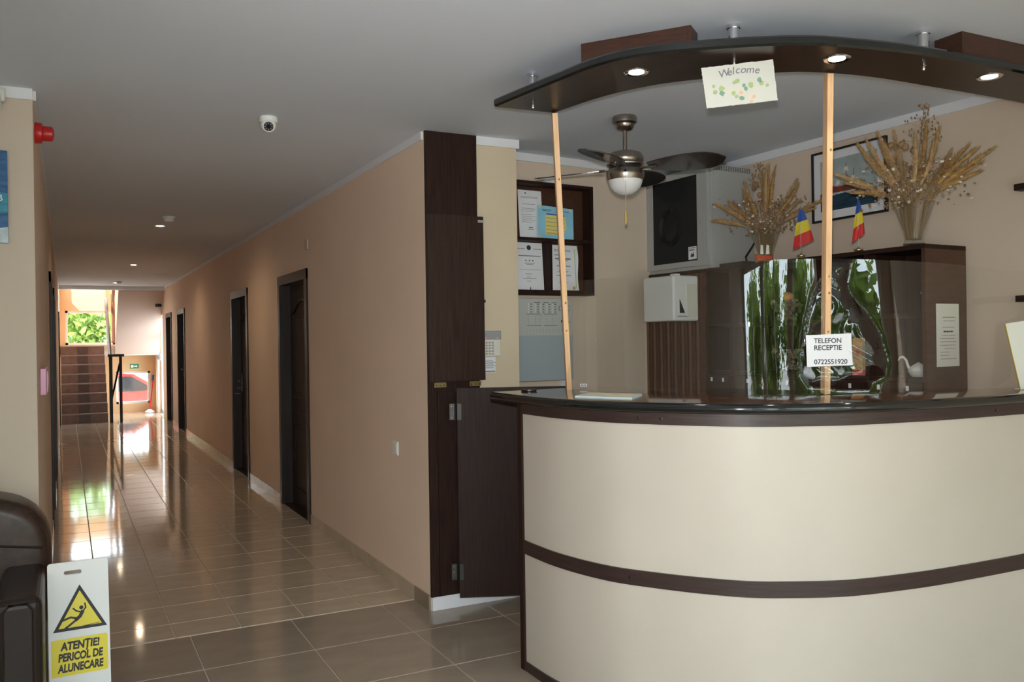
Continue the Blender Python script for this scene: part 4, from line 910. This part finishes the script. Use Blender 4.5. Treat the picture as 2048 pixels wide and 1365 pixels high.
MB().tube([(-.036, -.01, .028), (-.050, -.012, .055), (-.058, -.014, .083), (-.072, -.016, .098), (-.090, -.016, .095), (-.100, -.016, .080)], [.009, .007, .006, .006, .006, .003], 8).build('swan_neck', 'paper_aged', o, smooth=True)
# notice on the cabinet's near end
A = oncab(LEN, .075, 1.337); o = thing('text_notice', 'tall white printed notice on the end of the dark cabinet', 'notice', A, ca+R(90))
MB().box(0, .178, -.001, -.0003, 0, .305).build('sheet', 'paper_aged', o)
for z, a, b, t in ((.237, .05, .15, .004), (.220, .055, .145, .003), (.189, .05, .14, .003), (.166, .055, .13, .008), (.150, .04, .145, .003), (.135, .03, .14, .003), (.119, .03, .155, .003), (.102, .03, .15, .003), (.086, .06, .145, .003), (.069, .03, .095, .003), (.053, .03, .095, .003), (.036, .03, .155, .003)):
    x = a
    while x < b:
        w_ = random.uniform(.008, .02); MB().box(x, min(b, x+w_), -.0016, -.0011, z, z+t).build('print_line', 'ink_grey' if t < .006 else 'ink', o); x += w_+.003
# dark wall shelves and the leaning card at the right edge
for zz, lb_ in ((2.160, 'dark wall shelf end near the top of the right edge'), (1.640, 'lower dark wall shelf end at the right edge')):
    y1 = 2.485; o = thing('wall_shelf', lb_, 'shelf', (RWX(y1)-.001, y1, zz), R(-90), group='dark wall shelves')
    MB().box(0, .75, -.06, 0, 0, .03).build('shelf_board', 'wenge', o); MB().box(.2, .22, -.05, 0, -.04, -.0005).build('bracket', 'steel_dark', o)
p = onz(2042, 779, TOPZ); o = thing('display_card', 'cream display card leaning at the right end of the countertop', 'card', (p.x-.055, p.y-.040, TOPZ+.0006), -yaw+R(4))
Mx = Matrix.Rotation(R(-8), 4, 'X') @ Matrix.Rotation(R(-7.5), 4, 'Y')
MB().box(-.006, .24, 0, .006, .002, .292, M=Mx).build('card_board', 'paper_aged', o); MB().box(-.0085, -.0062, -.001, .007, .002, .292, M=Mx).build('card_edge', 'gold_print', o)
for k, (a, b) in enumerate(((.075, .2), (.075, .18), (.06, .19))): MB().box(a, b, -.0012, -.0003, .150-k*.012, .155-k*.012, M=Mx).build('print_line', 'ink_grey', o)
MB().box(.02, .10, .0062, .08, .0, .004).build('stand', 'paper', o)
# ------------------------------------------------------------------ ceiling fan
fx, fy = 2.623, 3.737
fan = thing('ceiling_fan', 'brushed nickel ceiling fan with dark blades and white glass globe', 'fan', (fx, fy, 0))
MB().lathe([(.002, CEIL-.0005), (.060, CEIL-.0005), (.066, CEIL-.012), (.064, CEIL-.035), (.052, CEIL-.044), (.050, CEIL-.056), (.040, CEIL-.070), (.020, CEIL-.078), (.002, CEIL-.078)], 32, cap=False).build('ceiling_mount', 'nickel', fan, smooth=True)
MB().lathe([(.0115, 2.470), (.0115, CEIL-.075)], 16).build('down_rod', 'nickel', fan, smooth=True)
MB().lathe([(.002, 2.478), (.060, 2.477), (.085, 2.468), (.097, 2.448), (.098, 2.428), (.092, 2.418), (.098, 2.410), (.096, 2.404), (.002, 2.404)], 36, cap=False).build('motor_housing', 'nickel', fan, smooth=True)
MB().lathe([(.070, 2.4035), (.086, 2.402), (.086, 2.386), (.070, 2.385)], 30).build('rotor_ring', 'black_plastic', fan, smooth=True)
lk = MB().lathe([(.002, 2.384), (.090, 2.384), (.100, 2.368), (.100, 2.350), (.092, 2.328), (.002, 2.328)], 36, cap=False).build('light_kit', 'nickel', fan, smooth=True)
MB().lathe([(.090, 2.3275), (.089, 2.318), (.080, 2.292), (.062, 2.270), (.036, 2.255), (.002, 2.250)], 32, cap=False).build('glass_globe', 'opal', lk, smooth=True)
for k, a in enumerate((215, 305, 125, 35)):
    pts = []; L0, L1 = .13, .53; N = 14
    mb = MB(); Mb = Matrix.Rotation(R(a), 4, 'Z') @ Matrix.Translation((0, 0, 2.392)) @ Matrix.Rotation(R(-13), 4, 'X')
    out = []
    for i in range(N+1):
        t = i/N; w_ = .036 + .070*math.sin(math.pi*min(1, t*.75+.05)) ; w_ *= math.sqrt(max(0, 1-max(0, (t-.72)/.28)**2)) if t > .72 else 1
        out.append((L0+(L1-L0)*t, w_+.001))
    poly = [(x, w_) for x, w_ in out] + [(x, -w_*.85) for x, w_ in reversed(out)]
    tmp = MB().prism(poly, -.003, .003); mb.add([Mb @ Vector(v) for v in tmp.v], tmp.f); bl_ = mb.build('blade', 'fan_blade', fan)
    q = MB().box(.075, .175, -.012, .012, -.010, -.0035, bev=.002); MB_ = MB().add([Mb @ Vector(v) for v in q.v], q.f).build('blade_bracket', 'nickel', bl_)
cdir = (O - Vector((fx, fy, H))).normalized()
cx_, cy_ = cdir.x*.102, cdir.y*.102
MB().ball((cx_, cy_, 2.362), .007, n=8).build('switch_nipple', 'black_plastic', lk)
MB().tube([(cx_, cy_, 2.358), (cx_*1.04, cy_*1.04, 2.155)], .0013, 5).build('pull_chain', 'brass', fan)
MB().lathe([(.002, 2.155), (.006, 2.145), (.007, 2.115), (.006, 2.092), (.003, 2.082)], 12, c=(cx_*1.04, cy_*1.04, 0)).build('pull_knob', 'gold_print', fan, smooth=True)
# ------------------------------------------------------------------ corridor and lobby fittings
p = onz(537, 235, CEIL); o = thing('dome_camera', 'white dome security camera on the ceiling at the corridor mouth', 'camera', (p.x, p.y, 0), -R(12))
MB().lathe([(.002, CEIL-.0005), (.046, CEIL-.0005), (.047, CEIL-.020), (.044, CEIL-.028), (.002, CEIL-.028)], 28, cap=False).build('base', 'white_plastic', o, smooth=True)
Mx = Matrix.Translation((0, -.006, CEIL-.040)) @ Matrix.Rotation(R(116), 4, 'X')
ey = MB().lathe([(.002, -.034), (.022, -.030), (.036, -.012), (.040, .008), (.034, .028), (.028, .034), (.002, .034)], 26, cap=False, M=Mx).build('eyeball', 'white_plastic', o, smooth=True)
MB().lathe([(.002, .0345), (.024, .0345), (.024, .037), (.002, .0375)], 22, cap=False, M=Mx).build('lens_disc', 'black_plastic', ey)
for k in range(8): MB().ball(Mx @ Vector((.017*math.cos(k*.785), .017*math.sin(k*.785), .0375)), .0022, n=6).build('infrared_lamp', 'white_plastic', ey)
MB().ball(Mx @ Vector((0, 0, .037)), .008, n=10).build('lens', 'smoke_glass', ey, smooth=True)
def detector(px, py, label, grp):
    p = onz(px, py, CEIL); o = thing('smoke_detector', label, 'smoke detector', (p.x, p.y, 0), group=grp)
    MB().lathe([(.002, CEIL-.0005), (.055, CEIL-.0005), (.055, CEIL-.014), (.002, CEIL-.014)], 24, cap=False).build('base', 'white_plastic', o, smooth=True)
    MB().lathe([(.042, CEIL-.0145), (.044, CEIL-.028), (.034, CEIL-.044), (.002, CEIL-.046)], 24, cap=False).build('sensor_head', 'white_plastic', o, smooth=True)
detector(338, 434, 'nearer white smoke detector on the corridor ceiling', 'corridor smoke detectors'); detector(238, 563, 'farther smoke detector on the corridor ceiling near the stairs', 'corridor smoke detectors')
for px, py, lb_, e in ((320, 452, 'lit recessed corridor spotlight beside the nearer smoke detector', 21), (267, 530, 'lit recessed corridor spotlight halfway down the corridor', 21), (231, 566, 'lit recessed corridor spotlight nearest the stairs', 21)):
    p = onz(px, py, CEIL); o = thing('ceiling_spotlight', lb_, 'spotlight', (p.x, p.y, CEIL), group='corridor ceiling spotlights')
    MB().lathe([(.035, -.002), (.048, -.005), (.052, -.0005)], 26, cap=False).build('trim_ring', 'white_plastic', o, smooth=True); MB().lathe([(.001, -.004), (.035, -.003), (.035, -.0008)], 22, cap=False).build('bulb', 'lamp_on', o)
    lamp('corridor_spot_lamp', 'SPOT', e, (p.x, p.y, CEIL-.03), (0, 0, 0), (1, .74, .44), spot_size=R(168), spot_blend=1.0, shadow_soft_size=.04)
o = thing('alarm_siren', 'red round alarm siren high on the corridor corner', 'siren', (XL, 4.68, 2.52), R(90))
MB().lathe([(.048, 0), (.050, .004), (.048, .030), (.036, .034)], 24, M=Matrix.Rotation(R(90), 4, 'X')).build('base', 'red', o, smooth=True)
MB().lathe([(.034, .034), (.036, .04), (.034, .075), (.022, .082), (.002, .083)], 24, M=Matrix.Rotation(R(90), 4, 'X')).build('sounder', 'red', o, smooth=True)
o = thing('emergency_light', 'white emergency light unit high on the left wall', 'lamp', (-.36, YC, 2.585)); MB().box(-.1, .135, -.06, -.0005, 0, .062, bev=.012).build('housing', 'white_plastic', o); MB().box(-.09, .12, -.085, -.0605, -.045, .03, bev=.012).build('diffuser', 'offwhite_plastic', o)
o = thing('canvas_print', 'blue ocean wave canvas print at the left edge', 'picture', (-.80, YC, 1.964))
MB().box(0, .578, -.025, -.0005, 0, .41).build('canvas', 'ocean_blue', o)
MB().prism([(0, 0), (.578, 0), (.578, .07), (.45, .05), (.3, .09), (.15, .06), (0, .09)], -.0262, -.0252, 'y').build('foam_print', 'ocean_foam', o)
MB().prism([(0, .15), (.578, .13), (.578, .22), (.4, .24), (.2, .20), (0, .23)], -.0262, -.0252, 'y').build('wave_print', 'ocean_teal', o)
text('printed_text', 'B', .04, 'paper', o, .548, -.0268, .185)
o = thing('call_point', 'small pink and white box on the left corridor wall', 'call point', (XL, 5.02, 1.255), R(90)); MB().box(-.10, .22, -.030, -.0005, 0, .135, bev=.004).build('housing', 'pink_plastic', o); MB().box(-.08, .20, -.034, -.0305, .012, .122, bev=.003).build('cover', 'pink_plastic', o)
for (y, z, lb_) in ((7.08, 2.27, 'thin white wall plate high up beside the nearest corridor door'),):
    o = thing('wall_plate', lb_, 'plate', (XR, y, z), R(-90)); MB().box(-.04, .04, -.012, -.0005, 0, .08, bev=.003).build('plate', 'wall_cream', o)
o = thing('light_switch', 'white light switch low on the near corridor wall', 'switch', (XR, 4.98, .808), R(-90)); MB().box(-.042, .042, -.010, -.0005, 0, .084, bev=.004).build('frame', 'white_plastic', o); MB().box(-.03, .03, -.0145, -.0105, .012, .072, bev=.002).build('rocker', 'white_plastic', o)
o = thing('wall_socket', 'small white socket low between the far corridor doors', 'socket', (XR, 14.95, .40), R(-90)); MB().box(-.042, .042, -.010, -.0005, 0, .084, bev=.003).build('frame', 'offwhite_plastic', o); MB().lathe([(.02, .0105), (.02, .012), (.002, .012)], 14, M=Matrix.Translation((0, 0, .042)) @ Matrix.Rotation(R(90), 4, 'X')).build('socket_well', 'grey_plastic', o)
# far end
ex = ony(269, 733, YE); o = thing('exit_sign', 'green exit sign over the lower end window', 'sign', (ex.x, YE, ex.z)); MB().box(-.09, .09, -.012, -.0005, -.05, .05).build('sign_board', 'exit_green', o)
MB().box(-.075, -.025, -.0135, -.0122, -.03, .03).prism([(-.015, -.010), (.03, -.010), (.03, -.028), (.062, 0), (.03, .028), (.03, .010), (-.015, .010)], -.0135, -.0122, 'y').build('arrow', 'paper', o)
p = onx(326, 612, XR); o = thing('bullet_camera', 'small dark bullet camera high on the far right corridor wall', 'camera', (XR, p.y-.1, p.z)); MB().box(-.05, -.0005, -.03, .03, -.03, .03).build('bracket', 'white_plastic', o); MB().tube([(-.05, 0, 0), (-.14, -.10, .0)], .035, 10).build('camera_body', 'black_plastic', o)
p = onx(308, 716, XR); o = thing('wall_speaker', 'small round grey wall fitting under the upper stair flight', 'fitting', (XR, 19.6, 1.24)); MB().lathe([(.07, 0), (.07, .03), (.05, .07), (.002, .08)], 14, M=Matrix.Rotation(R(-90), 4, 'Y')).build('housing', 'grey_plastic', o, smooth=True)  # speaker housing, gives no light
o = thing('mop', 'red handled mop with blue top leaning in the far corner', 'mop', (XR-.16, YE-.35, 0)); MB().tube([(0, 0, .06), (.09, .26, .70)], .018, 7).build('handle', 'red', o); MB().tube([(.09, .26, .70), (.105, .30, .82)], .022, 7).build('grip', 'flag_blue', o); MB().lathe([(.09, .0005), (.10, .03), (.03, .08)], 14).build('mop_head', 'paper', o, smooth=True)
# ------------------------------------------------------------------ armchair and wet floor sign
ac = thing('armchair', 'dark brown leather armchair at the left edge', 'armchair', (-.56, 3.98, 0))
MB().box(-.40, .40, -.38, .40, .055, .30, bev=.03).build('base', 'leather_dark', ac)
MB().box(-.32, .32, -.40, .18, .301, .46, bev=.05).build('seat_cushion', 'leather', ac)
for s in (-1, 1):
    x0, x1 = (.315, .470) if s > 0 else (-.470, -.315)
    am = MB().box(x0, x1, -.43, .30, .055, .595, bev=.035).build('arm', 'leather_dark', ac)
    e = .028; c = [(x0+e, -.431, .09), (x0+e, -.431, .55), (x0+e+.02, -.431, .575), (x1-e-.02, -.431, .575), (x1-e, -.431, .55), (x1-e, -.431, .09)]
    MB().tube(c, .006, 6).build('piping', 'leather_dark', am, smooth=True)
bk = MB(); prof = [(-.478, .30), (.478, .30), (.488, .42)]
for k in range(0, 25):                                     # rounded top
    a = math.pi*k/24; c_, s_ = math.cos(a), math.sin(a); prof.append((.492*math.copysign(abs(c_)**.55, c_), .56 + .332*abs(s_)**.62))
prof.append((-.488, .42))
bk.prism(prof, .12, .42, 'y')
bo = bk.build('backrest', 'leather', ac); bv = bo.modifiers.new('soft', 'BEVEL'); bv.width = .06; bv.segments = 5; bv.limit_method = 'ANGLE'; bv.angle_limit = R(50); bo.data.shade_smooth()
MB().tube([(x*1.0, .118, z) for x, z in [(-.46, .66), (-.2, .70), (.2, .70), (.46, .66)]], .006, 6).build('seam', 'leather_dark', ac, smooth=True)
for x in (-.36, .36):
    for y in (-.34, .34): MB().lathe([(.02, .0005), (.025, .055)], 12, c=(x, y, 0)).build('foot', 'black_plastic', ac)
ws = thing('wet_floor_sign', 'white folding wet floor warning sign beside the armchair', 'sign', (.030, 4.02, 0), R(2))
SWd, SHt = .113, .612
def panel(sgn):
    pts = []
    for cx_, cz, a0 in ((SWd-.012, SHt-.012, 0), (-SWd+.012, SHt-.012, 90)):
        for k in range(5): a = R(a0+k*22.5); pts.append((cx_+.012*math.cos(a), cz+.012*math.sin(a)))
    pts += [(-SWd, 0), (-SWd+.05, 0), (-.06, .075), (.06, .075), (SWd-.05, 0), (SWd, 0)]
    hole = [(.035*math.cos(k*math.pi/8)*(1) - .012 if False else (.024 if math.cos(k*math.pi/8) > 0 else -.024) - .020 + .009*math.cos(k*math.pi/8), SHt-.044+.009*math.sin(k*math.pi/8)) for k in range(16)]
    bm = bmesh.new()
    c = bpy.data.curves.new('c', 'CURVE'); c.dimensions = '2D'; c.fill_mode = 'BOTH'; c.extrude = .002
    for P_ in (pts, hole):
        s_ = c.splines.new('POLY'); s_.points.add(len(P_)-1); s_.use_cyclic_u = True
        for q, (a, b) in zip(s_.points, P_): q.co = (a, b, 0, 1)
    t = bpy.data.objects.new('c', c); col.objects.link(t); bpy.context.view_layer.update()
    me = bpy.data.meshes.new_from_object(t.evaluated_get(bpy.context.evaluated_depsgraph_get())); bpy.data.objects.remove(t); bm.free()
    me.transform(Matrix.Rotation(R(90), 4, 'X')); me.materials.clear(); me.materials.append(MATS['white_plastic']); return me
for sgn in (-1, 1):
    o = bpy.data.objects.new('front_panel' if sgn < 0 else 'rear_panel', panel(sgn)); col.objects.link(o); o.parent = ws
    o.location = (0, sgn*.10, .0005); o.rotation_euler = (R(-sgn*-9.3)*-1 if False else R(9.3*sgn), 0, 0)
    if sgn < 0: fpn = o
Y0 = -.0024
tri = [(0, .516), (-.100, .336), (.100, .336)]
def rnd_tri(s_): 
    cx_, cz = 0, .396; return [(cx_+(a-cx_)*s_, cz+(b-cz)*s_) for a, b in tri]
def sp(name, pts, m, lay): return MB().prism([(a+0.004, b) for a, b in pts], Y0-.0003*lay-.0003, Y0-.0003*lay, 'y').build(name, m, fpn)
sp('triangle_border', rnd_tri(1.0), 'ink', 0); sp('triangle_field', rnd_tri(.80), 'sign_yellow', 1)
def limb(pts, w_):
    P_ = [Vector(q) for q in pts]; L_ = []; R_ = []
    for i, q in enumerate(P_):
        t = (P_[min(i+1, len(P_)-1)]-P_[max(0, i-1)]).normalized(); nn = Vector((-t.y, t.x))*w_/2; L_.append(tuple(q+nn)); R_.append(tuple(q-nn))
    return L_ + R_[::-1]
ic = lambda x, z: ((x-425)/1174*400*.00208+.004*0, .404 - (z-985)/2.935*.00208 - .012)
sp('figure_torso', limb([ic(440, 960), ic(425, 990), ic(400, 1010)], .014), 'ink', 2)
sp('figure_leg', limb([ic(405, 1008), ic(372, 1032), ic(345, 1050)], .008), 'ink', 2); sp('figure_leg', limb([ic(408, 1000), ic(375, 990), ic(332, 1003)], .008), 'ink', 3)
sp('figure_arm', limb([ic(438, 965), ic(455, 945), ic(450, 918)], .006), 'ink', 3); sp('figure_arm', limb([ic(430, 968), ic(405, 958), ic(388, 940)], .006), 'ink', 3)
hx, hz = ic(432, 942); sp('figure_head', [(hx+.008*math.cos(k*.5236), hz+.008*math.sin(k*.5236)) for k in range(12)], 'ink', 4)
sp('ground_line', limb([ic(295, 1062), ic(525, 1040)], .0022), 'ink', 2)
sp('yellow_plate', [(-.108, .160), (.094, .160), (.100, .166), (.100, .300), (.094, .306), (-.108, .306)], 'sign_yellow', 0)
for s_, z, wd in (('ATENȚIE!', .262, .043), ('PERICOL DE', .219, .043), ('ALUNECARE', .176, .043)): text('printed_text', s_, wd, 'ink', fpn, .002, Y0-.0006, z, 'CENTER', .0019, .12, .0003, scx={'ATENȚIE!': .78, 'PERICOL DE': .70, 'ALUNECARE': .68}[s_])
